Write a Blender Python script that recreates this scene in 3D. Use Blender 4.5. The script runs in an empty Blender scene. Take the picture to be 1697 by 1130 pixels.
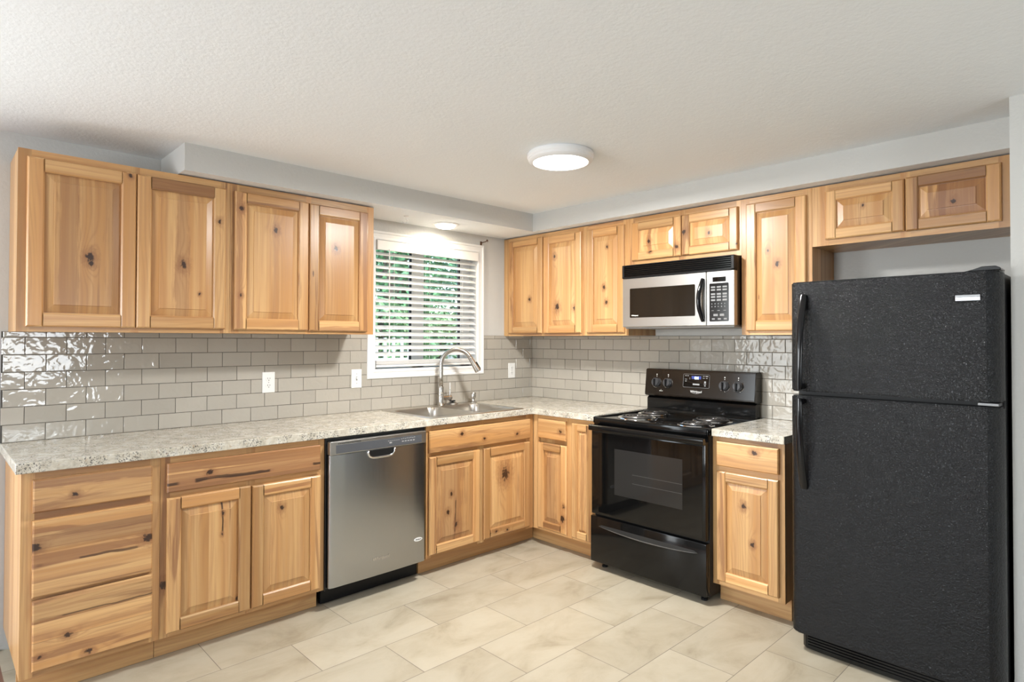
import bpy, bmesh, math, random
from mathutils import Vector, Matrix, noise
random.seed(7)
S = bpy.context.scene
C = S.collection
PI = math.pi

# ------------------------------------------------------------------ camera
cam_d = bpy.data.cameras.new('camera'); cam = bpy.data.objects.new('camera', cam_d); C.objects.link(cam)
cam_d.sensor_fit = 'HORIZONTAL'; cam_d.sensor_width = 36; cam_d.lens = 21.5705
cam_d.shift_x = -0.00234; cam_d.shift_y = -0.00939
cam_d.clip_start = 0.05; cam_d.clip_end = 200
R3 = Matrix([[0.719567, -0.011211, -0.694333], [-0.694421, -0.008795, -0.719516], [0.00196, 0.999898, -0.014114]])
cam.matrix_world = Matrix.Translation((-3.6114, -3.5337, 1.3749)) @ R3.to_4x4()
S.camera = cam

# ------------------------------------------------------------------ view + world + lights
S.view_settings.view_transform = 'Standard'; S.view_settings.look = 'None'
S.view_settings.gamma = 1; S.view_settings.use_curve_mapping = False
S.view_settings.exposure = 0.06
w = bpy.data.worlds.new('world'); S.world = w; w.use_nodes = True
nt = w.node_tree; nt.nodes.clear()
sky = nt.nodes.new('ShaderNodeTexSky'); sky.sky_type = 'NISHITA'; sky.sun_elevation = math.radians(48)
sky.sun_rotation = math.radians(200); sky.sun_intensity = 0.25; sky.sun_disc = False; sky.air_density = 1.0; sky.dust_density = 2.0
bg = nt.nodes.new('ShaderNodeBackground'); bg.inputs[1].default_value = 0.85
wo = nt.nodes.new('ShaderNodeOutputWorld')
nt.links.new(sky.outputs[0], bg.inputs[0]); nt.links.new(bg.outputs[0], wo.inputs[0])

def area_light(name, loc, rot, sx, sy, power, col, shape='RECTANGLE', spread=180):
    d = bpy.data.lights.new(name, 'AREA'); d.shape = shape; d.size = sx; d.size_y = sy
    d.energy = power; d.color = col; d.spread = math.radians(spread)
    o = bpy.data.objects.new(name, d); C.objects.link(o); o.location = loc; o.rotation_euler = rot
    return o
DAY = (0.92, 0.965, 1.0)
# daylight through the windows behind and beside the camera
area_light('daylight_front_window', (-2.55, -6.44, 1.20), (math.radians(90), 0, 0), .95, .8, 34, (.80, .90, 1.0))
area_light('daylight_left_window', (-7.44, -1.85, 1.42), (math.radians(90), 0, math.radians(-90)), 1.3, 1.15, 150, DAY)
area_light('daylight_sliding_door', (-4.95, -0.02, 1.05), (math.radians(90), 0, math.radians(180)), 1.8, 1.9, 75, DAY)
# sun outdoors, high, from behind the house
sd = bpy.data.lights.new('sun', 'SUN'); sd.energy = 7; sd.angle = 0.01; sd.color = (1, .95, .88)
so = bpy.data.objects.new('sun', sd); C.objects.link(so); so.rotation_euler = (math.radians(38), 0, math.radians(25))

# ------------------------------------------------------------------ material helpers
def newmat(name):
    m = bpy.data.materials.new(name); m.use_nodes = True
    n = m.node_tree; n.nodes.clear()
    out = n.nodes.new('ShaderNodeOutputMaterial'); b = n.nodes.new('ShaderNodeBsdfPrincipled')
    n.links.new(b.outputs[0], out.inputs[0])
    return m, n, b
class G:
    """tiny node-graph helper"""
    def __init__(s, n): s.n = n
    def put(s, node, i, v):
        if v is None: return
        if isinstance(v, bpy.types.NodeSocket): s.n.links.new(v, node.inputs[i])
        else: node.inputs[i].default_value = v
    def math(s, op, a, b=None, c=None, clamp=False):
        k = s.n.nodes.new('ShaderNodeMath'); k.operation = op; k.use_clamp = clamp
        s.put(k, 0, a); s.put(k, 1, b); s.put(k, 2, c); return k.outputs[0]
    def vmath(s, op, a, b=None):
        k = s.n.nodes.new('ShaderNodeVectorMath'); k.operation = op; s.put(k, 0, a)
        if op == 'SCALE': s.put(k, 3, b)
        else: s.put(k, 1, b)
        return k.outputs['Value'] if op in ('LENGTH', 'DISTANCE') else k.outputs[0]
    def xyz(s, x, y, z):
        k = s.n.nodes.new('ShaderNodeCombineXYZ'); s.put(k, 0, x); s.put(k, 1, y); s.put(k, 2, z); return k.outputs[0]
    def sep(s, v):
        k = s.n.nodes.new('ShaderNodeSeparateXYZ'); s.put(k, 0, v); return k.outputs
    def noise(s, v, scale=1, detail=2, rough=.5, dist=0):
        k = s.n.nodes.new('ShaderNodeTexNoise'); s.put(k, 'Vector', v); s.put(k, 'Scale', scale)
        k.inputs['Detail'].default_value = detail; k.inputs['Roughness'].default_value = rough
        k.inputs['Distortion'].default_value = dist; return k.outputs[0]
    def vor(s, v, scale, feature='F1', out=0):
        k = s.n.nodes.new('ShaderNodeTexVoronoi'); k.feature = feature; s.put(k, 'Vector', v); s.put(k, 'Scale', scale); return k.outputs[out]
    def ramp(s, f, stops):
        k = s.n.nodes.new('ShaderNodeValToRGB'); s.put(k, 0, f); e = k.color_ramp.elements
        while len(e) < len(stops): e.new(.5)
        for q, (p, c) in zip(e, stops): q.position = p; q.color = c if len(c) == 4 else (*c, 1)
        return k.outputs[0]
    def step(s, f, a, b):
        k = s.n.nodes.new('ShaderNodeMapRange'); k.interpolation_type = 'SMOOTHSTEP'; s.put(k, 0, f); s.put(k, 1, a); s.put(k, 2, b); return k.outputs[0]
    def mix(s, f, a, b, mode='MIX'):
        k = s.n.nodes.new('ShaderNodeMix'); k.data_type = 'RGBA'; k.blend_type = mode
        s.put(k, 0, f)
        for i, v in ((6, a), (7, b)):
            if isinstance(v, tuple) and len(v) == 3: v = (*v, 1)
            s.put(k, i, v)
        return k.outputs[2]
    def attr(s, name, out=1):
        k = s.n.nodes.new('ShaderNodeAttribute'); k.attribute_name = name; return k.outputs[out]
    def bump(s, h, strength=.2, dist=.01):
        k = s.n.nodes.new('ShaderNodeBump'); s.put(k, 'Height', h); k.inputs['Strength'].default_value = strength
        k.inputs['Distance'].default_value = dist; return k.outputs[0]
    def obj(s):
        return s.n.nodes.new('ShaderNodeTexCoord').outputs['Object']
    def pos(s):
        return s.n.nodes.new('ShaderNodeNewGeometry').outputs['Position']
def plain(name, col, rough=.5, metal=0, spec=.5, coat=0, emit=0, ecol=None):
    m, n, b = newmat(name)
    b.inputs['Base Color'].default_value = (*col, 1); b.inputs['Roughness'].default_value = rough
    b.inputs['Metallic'].default_value = metal; b.inputs['Specular IOR Level'].default_value = spec
    b.inputs['Coat Weight'].default_value = coat
    if emit:
        b.inputs['Emission Color'].default_value = (*(ecol or col), 1); b.inputs['Emission Strength'].default_value = emit
    return m

def wood_mat():
    m, n, b = newmat('hickory_wood'); g = G(n)
    uv = n.nodes.new('ShaderNodeUVMap').outputs[0]
    u, v, _ = g.sep(uv)
    seed, heart, light = g.sep(g.attr('bd'))
    sw, warm, _ = g.sep(g.attr('b2'))
    idx = g.math('FLOOR', g.math('DIVIDE', g.math('ADD', v, g.math('MULTIPLY', seed, .013)), sw))
    wn = n.nodes.new('ShaderNodeTexWhiteNoise'); wn.noise_dimensions = '2D'
    g.put(wn, 0, g.xyz(idx, seed, 0)); r1 = wn.outputs[0]
    z = g.math('ADD', g.math('MULTIPLY', seed, 3.17), g.math('MULTIPLY', r1, 31))
    vz = g.math('ADD', v, g.math('MULTIPLY', r1, 2))
    macro = g.noise(g.xyz(g.math('MULTIPLY', u, .9), g.math('MULTIPLY', vz, 7), z), 1, 2, .5)
    E = None; core = None; halo = None
    fine_w = g.noise(g.xyz(g.math('MULTIPLY', u, 55), g.math('MULTIPLY', v, 75), z), 1, 3, .6)
    for i in range(3):
        ku, kv, kr = g.sep(g.attr('k%d' % i))
        du = g.math('DIVIDE', g.math('SUBTRACT', u, ku), g.math('MULTIPLY', kr, 1.35))
        dv = g.math('DIVIDE', g.math('SUBTRACT', v, kv), kr)
        d = g.math('SQRT', g.math('ADD', g.math('MULTIPLY', du, du), g.math('MULTIPLY', dv, dv)))
        dw = g.math('ADD', d, g.math('MULTIPLY', g.math('SUBTRACT', fine_w, .5), 2.2))
        c = g.step(dw, .95, .45); h = g.step(dw, 2.6, .8)
        # rings round the knot are stretched along the grain
        du2 = g.math('MULTIPLY', du, .28)
        d2 = g.math('ADD', g.math('MULTIPLY', du2, du2), g.math('MULTIPLY', g.math('MULTIPLY', dv, dv), .25))
        e = g.math('EXPONENT', g.math('MULTIPLY', d2, -1.0))
        E = e if E is None else g.math('ADD', E, e)
        core = c if core is None else g.math('MAXIMUM', core, c)
        halo = h if halo is None else g.math('MAXIMUM', halo, h)
    P = g.math('ADD', g.math('MULTIPLY', macro, 10), g.math('MULTIPLY', E, 2.0))
    P = g.math('ADD', P, g.math('MULTIPLY', vz, 40))
    sn = g.math('SINE', g.math('MULTIPLY', P, 6.283))
    rings = g.math('POWER', g.math('MULTIPLY_ADD', sn, .5, .5), 3)
    rings = g.math('MULTIPLY', rings, g.step(g.noise(g.xyz(g.math('MULTIPLY', u, 1.2), g.math('MULTIPLY', vz, 12), g.math('ADD', z, 23)), 1, 2), .38, .62))
    fine = g.noise(g.xyz(g.math('MULTIPLY', u, 7), g.math('MULTIPLY', vz, 330), z), 1, 3, .65)
    fibre = g.noise(g.xyz(g.math('MULTIPLY', u, 1.6), g.math('MULTIPLY', vz, 95), g.math('ADD', z, 5)), 1, 4, .6, .3)
    broad = g.noise(g.xyz(g.math('MULTIPLY', u, .5), g.math('MULTIPLY', vz, 17), g.math('ADD', z, 9)), 1, 2, .5, .3)
    hn = g.noise(g.xyz(g.math('MULTIPLY', u, .75), g.math('MULTIPLY', vz, 13), g.math('ADD', z, 40)), 1, 5, .6, .7)
    thr = g.math('SUBTRACT', .715, g.math('MULTIPLY', heart, .40))
    hm = g.step(hn, thr, g.math('ADD', thr, .07))
    strk = g.noise(g.xyz(g.math('MULTIPLY', u, 1.8), g.math('MULTIPLY', vz, 75), g.math('ADD', z, 70)), 1, 4, .65, .6)
    strk = g.step(strk, g.math('SUBTRACT', .78, g.math('MULTIPLY', heart, .17)), g.math('SUBTRACT', .84, g.math('MULTIPLY', heart, .17)))
    wob = g.math('MULTIPLY', g.math('SUBTRACT', g.noise(g.xyz(g.math('MULTIPLY', u, 3), z, 0), 1, 3, .6), .5), .035)
    wob2 = g.math('MULTIPLY', g.math('SUBTRACT', g.noise(g.xyz(g.math('MULTIPLY', u, 5), g.math('MULTIPLY', v, 130), z), 1, 5, .7), .5), 2.6)
    col = g.mix(g.step(broad, .36, .64), (.63, .385, .170), (.49, .250, .090))
    col = g.mix(g.math('MULTIPLY', g.step(fibre, .42, .66), .58), col, (.47, .245, .105))
    col = g.mix(g.math('MULTIPLY', rings, .38), col, (.36, .175, .075))
    col = g.mix(g.math('MULTIPLY', hm, g.math('MULTIPLY_ADD', fibre, .5, .42)), col, (.24, .105, .048))
    col = g.mix(g.math('MULTIPLY', strk, .72), col, (.10, .04, .018))
    col = g.mix(g.math('MULTIPLY', g.step(fine, .52, .78), .30), col, (.36, .18, .08))
    for q in range(2):
        sv, shw, sst = g.sep(g.attr('s%d' % q))
        dvv = g.math('ABSOLUTE', g.math('SUBTRACT', g.math('ADD', v, wob), sv))
        brk = g.math('MAXIMUM', g.step(g.noise(g.xyz(g.math('MULTIPLY', u, 3.1), z, 11), 1, 2), .44, .52), g.math('LESS_THAN', sst, .88))
        sst = g.math('MULTIPLY', sst, brk)
        t = g.math('ADD', g.math('DIVIDE', dvv, g.math('MULTIPLY', shw, g.math('MULTIPLY_ADD', g.noise(g.xyz(g.math('MULTIPLY', u, 5), z, 3), 1, 3, .6), 1.8, .05))), wob2)
        mk = g.step(t, 1.15, .75)
        col = g.mix(g.math('MULTIPLY', mk, g.math('MULTIPLY', sst, g.math('MULTIPLY_ADD', fibre, .8, .45))), col, g.mix(g.step(sst, .8, 1.0), (.27, .125, .06), (.03, .012, .007)))
    vk = n.nodes.new('ShaderNodeTexVoronoi'); g.put(vk, 'Vector', g.xyz(g.math('MULTIPLY', u, 3.2), g.math('MULTIPLY', vz, 11), z)); vk.inputs['Scale'].default_value = 1
    rc = g.sep(vk.outputs['Color'])[0]
    fl = g.math('MULTIPLY', g.step(g.math('ADD', vk.outputs['Distance'], g.math('MULTIPLY', g.math('SUBTRACT', fine_w, .5), .08)), .075, .035), g.math('GREATER_THAN', rc, .90))
    col = g.mix(g.math('MULTIPLY', fl, .85), col, (.10, .04, .02))
    hal = g.math('MULTIPLY', halo, g.math('MULTIPLY_ADD', fibre, .9, .1))
    col = g.mix(hal, col, (.24, .10, .042))
    col = g.mix(g.math('MULTIPLY', core, .95), col, (.03, .012, .007))
    lv = g.math('ADD', light, g.math('MULTIPLY', g.math('SUBTRACT', r1, .5), .30))
    col = g.mix(1.0, col, g.xyz(lv, lv, lv), 'MULTIPLY')
    n.links.new(col, b.inputs['Base Color'])
    b.inputs['Roughness'].default_value = .30; b.inputs['Specular IOR Level'].default_value = .5
    bp = g.bump(g.math('SUBTRACT', fine, g.math('MULTIPLY', core, .6)), .12, .002)
    n.links.new(bp, b.inputs['Normal'])
    return m

def paint_mat(name, col, scale=70, strength=.25, rough=.75, spec=.3):
    m, n, b = newmat(name); g = G(n); p = g.pos()
    a = g.noise(p, scale, 4, .55); c = g.noise(p, scale * .25, 3)
    n.links.new(g.bump(g.math('ADD', a, g.math('MULTIPLY', c, .8)), strength, .004), b.inputs['Normal'])
    t = g.noise(p, 1.3, 2)
    n.links.new(g.mix(t, tuple(x * .985 for x in col), tuple(min(1, x * 1.015) for x in col)), b.inputs['Base Color'])
    b.inputs['Roughness'].default_value = rough; b.inputs['Specular IOR Level'].default_value = spec
    return m

def granite_mat():
    m, n, b = newmat('granite_laminate'); g = G(n); p = g.pos()
    warp = g.vmath('ADD', p, g.vmath('SCALE', g.vmath('SUBTRACT', n_color(g, p, 9), (.5, .5, .5)), .06))
    a = g.noise(warp, 30, 5, .62, .3)
    col = g.ramp(a, [(.30, (.42, .38, .31)), (.42, (.52, .48, .395)), (.54, (.62, .585, .50)), (.72, (.74, .72, .66))])
    gr = g.noise(warp, 60, 4, .6)
    col = g.mix(g.math('MULTIPLY', g.step(gr, .56, .68), .55), col, (.40, .38, .35))
    sp = g.noise(warp, 165, 3, .65)
    msk = g.step(g.noise(p, 11, 3), .38, .56)
    dark = g.math('MULTIPLY', g.step(sp, .54, .59), msk)
    col = g.mix(g.math('MULTIPLY', dark, .9), col, (.045, .045, .05))
    br = g.math('MULTIPLY', g.step(g.noise(g.vmath('ADD', p, (3, 1, 2)), 60, 3), .63, .7), .5)
    col = g.mix(br, col, (.42, .30, .19))
    n.links.new(col, b.inputs['Base Color'])
    b.inputs['Roughness'].default_value = .16; b.inputs['Specular IOR Level'].default_value = .5
    return m
def n_color(g, v, scale):
    k = g.n.nodes.new('ShaderNodeTexNoise'); g.put(k, 'Vector', v); k.inputs['Scale'].default_value = scale; return k.outputs[1]

def tile_mat():
    m, n, b = newmat('glazed_tile'); g = G(n); p = g.pos()
    r, r2, _ = g.sep(g.attr('rnd'))
    q = g.vmath('ADD', p, g.vmath('SCALE', g.attr('rnd'), 9))
    c = g.noise(q, 6, 2)
    col = g.mix(c, (.40, .37, .32), (.445, .415, .36))
    k = g.math('MULTIPLY_ADD', r, .12, .93)
    col = g.mix(1, col, g.xyz(k, k, k), 'MULTIPLY')
    n.links.new(col, b.inputs['Base Color'])
    b.inputs['Roughness'].default_value = .055; b.inputs['Specular IOR Level'].default_value = .5
    h = g.math('ADD', g.noise(q, 24, 1, .4, .8), g.math('MULTIPLY', g.noise(q, 60, 1, .4), .15))
    n.links.new(g.bump(h, .22, .008), b.inputs['Normal'])
    return m

def floor_mat():
    m, n, b = newmat('floor_tile'); g = G(n); p = g.pos()
    q = g.vmath('ADD', p, (0.9 + 12, .535 + 12.0, 0))
    k = n.nodes.new('ShaderNodeTexBrick'); g.put(k, 'Vector', q)
    k.inputs['Scale'].default_value = 1; k.inputs['Mortar Size'].default_value = .0016; k.inputs['Mortar Smooth'].default_value = .3
    k.inputs['Bias'].default_value = 0
    k.inputs['Brick Width'].default_value = .6; k.inputs['Row Height'].default_value = .3; k.offset = .5
    k.inputs['Color1'].default_value = (0, 0, 0, 1); k.inputs['Color2'].default_value = (1, 1, 1, 1); k.inputs['Mortar'].default_value = (.5, .5, .5, 1)
    rnd = g.sep(k.outputs[0])[0]
    off = g.vmath('ADD', p, g.xyz(g.math('MULTIPLY', rnd, 17), g.math('MULTIPLY', rnd, 9), 0))
    st = g.vmath('MULTIPLY', off, (1.0, 1.6, 1))
    a = g.noise(st, 2.6, 6, .62, .6)
    col = g.ramp(a, [(.28, (.32, .268, .185)), (.42, (.425, .368, .270)), (.55, (.475, .420, .318)), (.75, (.51, .458, .358))])
    s2 = g.noise(g.vmath('ADD', st, (4, 7, 0)), 1.7, 5, .7, .9)
    col = g.mix(g.math('MULTIPLY', g.step(s2, .56, .70), .40), col, (.43, .37, .265))
    sp = g.noise(off, 90, 2, .5)
    col = g.mix(g.math('MULTIPLY', g.step(sp, .66, .74), .25), col, (.36, .31, .24))
    tone = g.math('MULTIPLY_ADD', rnd, .08, .93)
    col = g.mix(1, col, g.xyz(tone, tone, tone), 'MULTIPLY')
    col = g.mix(k.outputs[1], col, (.17, .145, .115))
    n.links.new(col, b.inputs['Base Color'])
    b.inputs['Roughness'].default_value = .42; b.inputs['Specular IOR Level'].default_value = .4
    n.links.new(g.bump(g.math('SUBTRACT', g.math('MULTIPLY', a, .25), k.outputs[1]), .25, .002), b.inputs['Normal'])
    return m

def steel_mat(name, col=(.52, .52, .52), rough=.27, scale=(3, 3, 900), horiz=False):
    m, n, b = newmat(name); g = G(n); p = g.pos()
    s = (3, 3, 900) if horiz else scale
    a = g.noise(g.vmath('MULTIPLY', p, s), 1, 2, .6)
    b.inputs['Base Color'].default_value = (*col, 1); b.inputs['Metallic'].default_value = 1
    n.links.new(g.math('MULTIPLY_ADD', a, .12, rough - .06), b.inputs['Roughness'])
    n.links.new(g.bump(a, .015, .001), b.inputs['Normal'])
    return m
def pebble_mat():
    m, n, b = newmat('textured_black_enamel'); g = G(n); p = g.pos()
    h = g.noise(g.vmath('MULTIPLY', p, (1, 1, .8)), 135, 3, .6, 1.2)
    b.inputs['Base Color'].default_value = (.005, .0055, .0065, 1); b.inputs['Roughness'].default_value = .12
    b.inputs['Specular IOR Level'].default_value = .27
    n.links.new(g.bump(h, .62, .005), b.inputs['Normal'])
    return m
def foliage_mat(name, c1, c2):
    m, n, b = newmat(name); g = G(n); p = g.pos()
    col = g.mix(g.step(g.noise(p, 5, 3), .35, .65), c1, c2)
    n.links.new(col, b.inputs['Base Color']); b.inputs['Roughness'].default_value = .6
    return m
def plank_mat():
    m, n, b = newmat('brown_plank_floor'); g = G(n); p = g.pos()
    a = g.noise(g.vmath('MULTIPLY', p, (14, 1.2, 1)), 1, 4)
    col = g.ramp(a, [(.3, (.10, .045, .028)), (.7, (.22, .11, .07))])
    n.links.new(col, b.inputs['Base Color']); b.inputs['Roughness'].default_value = .4
    return m

WOOD = wood_mat(); TILE = tile_mat(); GRAN = granite_mat(); FLOOR = floor_mat(); PEB = pebble_mat()
WALLP = paint_mat('wall_paint', (.57, .568, .545)); CEILP = paint_mat('ceiling_paint', (.85, .885, .905), 85, .28, .9, .1)
WHITE = plain('white_trim_paint', (.80, .80, .79), .35); VINYL = plain('white_vinyl', (.84, .84, .84), .3)
SLAT = plain('white_blind_slat', (.80, .79, .77), .4); PLATE = plain('white_plastic', (.82, .82, .80), .3)
GROUT = plain('grout', (.085, .08, .072), .9); SLOT = plain('dark_slot', (.008, .008, .008), .6, 0, .2)
STEEL = steel_mat('brushed_steel', (.42, .435, .45), .24, (500, 500, 2)); STEELL = steel_mat('brushed_steel_light', (.50, .495, .48), .34, horiz=True)
SINKM = steel_mat('sink_steel', (.58, .55, .50), .30, horiz=True); NICKEL = plain('brushed_nickel', (.50, .475, .44), .27, 1)
CHROME = plain('chrome', (.75, .75, .75), .12, 1); BLACK = plain('gloss_black', (.006, .006, .007), .12, 0, .38)
BLKENAM = plain('black_enamel', (.005, .005, .005), .10, 0, .32); BLKPL = plain('black_plastic', (.007, .007, .008), .35, 0, .25)
BLKMAT = plain('matte_black', (.012, .012, .012), .6); BROWNBLK = plain('dark_brown_case', (.035, .026, .018), .35)
DGLASS = plain('dark_glass', (.004, .004, .004), .04, 0, .4); PANELG = plain('grey_control_strip', (.085, .09, .10), .3)
COIL = plain('coil_element', (.16, .155, .15), .28, .9); PRINT = plain('white_print', (.7, .7, .68), .5)
PRINTG = plain('grey_print', (.38, .38, .38), .5); BRONZE = plain('aged_bronze', (.16, .085, .05), .4, .8)
LED = plain('led_digits', (.5, .7, 1), .5, emit=3.0, ecol=(.55, .75, 1)); LEDG = plain('led_blue_window', (.02, .03, .12), .3, emit=.25, ecol=(.12, .2, 1))
DIFF = plain('lamp_diffuser', (1, 1, 1), .5, emit=6.0, ecol=(1, .985, .95)); DIFF2 = plain('downlight_lens', (1, 1, 1), .5, emit=14, ecol=(1, .95, .85))
TOEK = WOOD; CLEAR = plain('clear_plastic', (.75, .75, .74), .2)
def glass_mat():
    m, n, b = newmat('window_glass'); out = [x for x in n.nodes if x.type == 'OUTPUT_MATERIAL'][0]; n.nodes.remove(b)
    t = n.nodes.new('ShaderNodeBsdfTransparent'); gl = n.nodes.new('ShaderNodeBsdfGlossy'); gl.inputs['Roughness'].default_value = .01
    t.inputs[0].default_value = (.93, .97, .96, 1)
    f = n.nodes.new('ShaderNodeFresnel'); f.inputs[0].default_value = 1.45
    mx = n.nodes.new('ShaderNodeMixShader'); n.links.new(f.outputs[0], mx.inputs[0]); n.links.new(t.outputs[0], mx.inputs[1]); n.links.new(gl.outputs[0], mx.inputs[2])
    n.links.new(mx.outputs[0], out.inputs[0]); return m
GLASS = glass_mat()

# ------------------------------------------------------------------ geometry helpers (wall frame: x right, y into the wall, z up)
def link(name, me, mat, parent=None, smooth=False):
    o = bpy.data.objects.new(name, me); C.objects.link(o)
    if mat: me.materials.append(mat)
    if parent: o.parent = parent
    if smooth:
        for p in me.polygons: p.use_smooth = True
    return o
def finish(bm, name, mat, parent=None, off=(0, 0, 0), smooth=False, angle=None):
    bmesh.ops.recalc_face_normals(bm, faces=bm.faces)
    if any(off): bmesh.ops.translate(bm, verts=bm.verts, vec=(-off[0], -off[1], -off[2]))
    if angle:
        for f in bm.faces: f.smooth = True
        for e in bm.edges:
            if len(e.link_faces) == 2 and e.calc_face_angle(0) > angle: e.smooth = False
    me = bpy.data.meshes.new(name); bm.to_mesh(me); bm.free()
    return link(name, me, mat, parent, smooth)
def box(bm, x0, x1, y0, y1, z0, z1, bev=0, seg=2):
    t = bmesh.new(); bmesh.ops.create_cube(t, size=1)
    for v in t.verts: v.co = Vector(((x0 + x1) / 2 + v.co.x * (x1 - x0), (y0 + y1) / 2 + v.co.y * (y1 - y0), (z0 + z1) / 2 + v.co.z * (z1 - z0)))
    if bev: bmesh.ops.bevel(t, geom=t.edges[:], offset=bev, segments=seg, profile=.5, affect='EDGES')
    merge(bm, t)
def merge(bm, t):
    me = bpy.data.meshes.new('tmp'); t.to_mesh(me); t.free(); bm.from_mesh(me); bpy.data.meshes.remove(me)
def lathe(bm, prof, c, axis='z', seg=32, dirv=None):
    """prof: list of (r, h); revolve about axis through c"""
    if dirv is not None: q = Vector(dirv).normalized().to_track_quat('Z', 'Y').to_matrix()
    else: q = {'z': Matrix.Identity(3), 'y': Matrix(((1, 0, 0), (0, 0, -1), (0, 1, 0))), 'x': Matrix(((0, 0, 1), (0, 1, 0), (-1, 0, 0)))}[axis]
    c = Vector(c); rings = []
    for r, h in prof:
        if r < 1e-6: rings.append([bm.verts.new(c + q @ Vector((0, 0, h)))])
        else: rings.append([bm.verts.new(c + q @ Vector((r * math.cos(2 * PI * i / seg), r * math.sin(2 * PI * i / seg), h))) for i in range(seg)])
    for a, b in zip(rings, rings[1:]):
        for i in range(seg):
            j = (i + 1) % seg
            if len(a) == 1 and len(b) == 1: continue
            if len(a) == 1: bm.faces.new((a[0], b[j], b[i]))
            elif len(b) == 1: bm.faces.new((a[i], a[j], b[0]))
            else: bm.faces.new((a[i], a[j], b[j], b[i]))
def tube(bm, pts, r, seg=12, closed=False, rad=None, flat=1.0):
    pts = [Vector(p) for p in pts]; N = len(pts); rings = []; up = None
    for i, p in enumerate(pts):
        a = pts[i - 1] if (i or closed) else p; b = pts[(i + 1) % N] if (i < N - 1 or closed) else p
        t = (b - a).normalized()
        if up is None: up = t.orthogonal().normalized()
        up = (up - t * up.dot(t)).normalized(); s = t.cross(up)
        rr = rad[i] if rad else r
        rings.append([bm.verts.new(p + (up * math.cos(2 * PI * k / seg) * flat + s * math.sin(2 * PI * k / seg)) * rr) for k in range(seg)])
    for i in range(N if closed else N - 1):
        a = rings[i]; b = rings[(i + 1) % N]
        for k in range(seg): bm.faces.new((a[k], a[(k + 1) % seg], b[(k + 1) % seg], b[k]))
    if not closed:
        bm.faces.new(rings[0][::-1]); bm.faces.new(rings[-1])
def prism(bm, pts, f0, f1):
    """pts: 2D outline; f0/f1 map (a,b) -> 3D for both ends"""
    A = [bm.verts.new(f0(*p)) for p in pts]; B = [bm.verts.new(f1(*p)) for p in pts]; n = len(pts)
    bm.faces.new(A); bm.faces.new(B[::-1])
    for i in range(n): bm.faces.new((A[i], A[(i + 1) % n], B[(i + 1) % n], B[i]))
def rrect(x0, x1, z0, z1, r, n=5):
    o = []
    for cx, cz, a0 in ((x1 - r, z1 - r, 0), (x0 + r, z1 - r, 90), (x0 + r, z0 + r, 180), (x1 - r, z0 + r, 270)):
        for k in range(n + 1):
            a = math.radians(a0 + 90 * k / n); o.append((cx + r * math.cos(a), cz + r * math.sin(a)))
    return o
def smooth_path(P, n=8):
    P = [Vector(p) for p in P]; P = [P[0] * 2 - P[1]] + P + [P[-1] * 2 - P[-2]]; out = []
    for i in range(1, len(P) - 2):
        a, b, c, d = P[i - 1:i + 3]
        for k in range(n):
            t = k / n; out.append(.5 * ((2 * b) + (c - a) * t + (2 * a - 5 * b + 4 * c - d) * t * t + (3 * b - a - 3 * c + d) * t ** 3))
    out.append(P[-2]); return out
def text_obj(s, size, pos, mat, parent, off, name='logo', extrude=.0006, shear=0, italic=False, align='CENTER'):
    cu = bpy.data.curves.new('t', 'FONT'); cu.body = s; cu.size = size; cu.extrude = extrude; cu.align_x = align; cu.align_y = 'CENTER'
    cu.shear = shear; cu.resolution_u = 3; cu.offset = size * .012
    t = bpy.data.objects.new('t', cu); C.objects.link(t); bpy.context.view_layer.update()
    me = bpy.data.meshes.new_from_object(t.evaluated_get(bpy.context.evaluated_depsgraph_get()))
    bpy.data.objects.remove(t)
    me.transform(Matrix.Translation(Vector(pos) - Vector(off)) @ Matrix.Rotation(PI / 2, 4, 'X'))
    me.materials.clear()
    return link(name, me, mat, parent)

class Thing:
    """top-level Empty at the base of the thing. wall 'A': back wall, wall 'B': right wall (x = distance from the corner)"""
    def __init__(s, name, label, cat, x, y, z, wall='A', group=None):
        o = bpy.data.objects.new(name, None); C.objects.link(o); o.empty_display_size = .05
        o.location = (x, y, z) if wall == 'A' else (y, -x, z)
        if wall == 'B': o.rotation_euler = (0, 0, -PI / 2)
        o['label'] = label; o['category'] = cat
        if group: o['group'] = group
        s.o = o; s.off = (x, y, z)
    def part(s, name, bm, mat, parent=None, smooth=False, angle=None, label=None):
        p = finish(bm, name, mat, parent or s.o, s.off, smooth, angle)
        if label: p['label'] = label
        return p
def struct(o, label=None):
    o['kind'] = 'structure'
    if label: o['label'] = label
    return o
def tag(o, label, cat, group=None):
    o['label'] = label; o['category'] = cat
    if group: o['group'] = group
    return o

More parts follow.
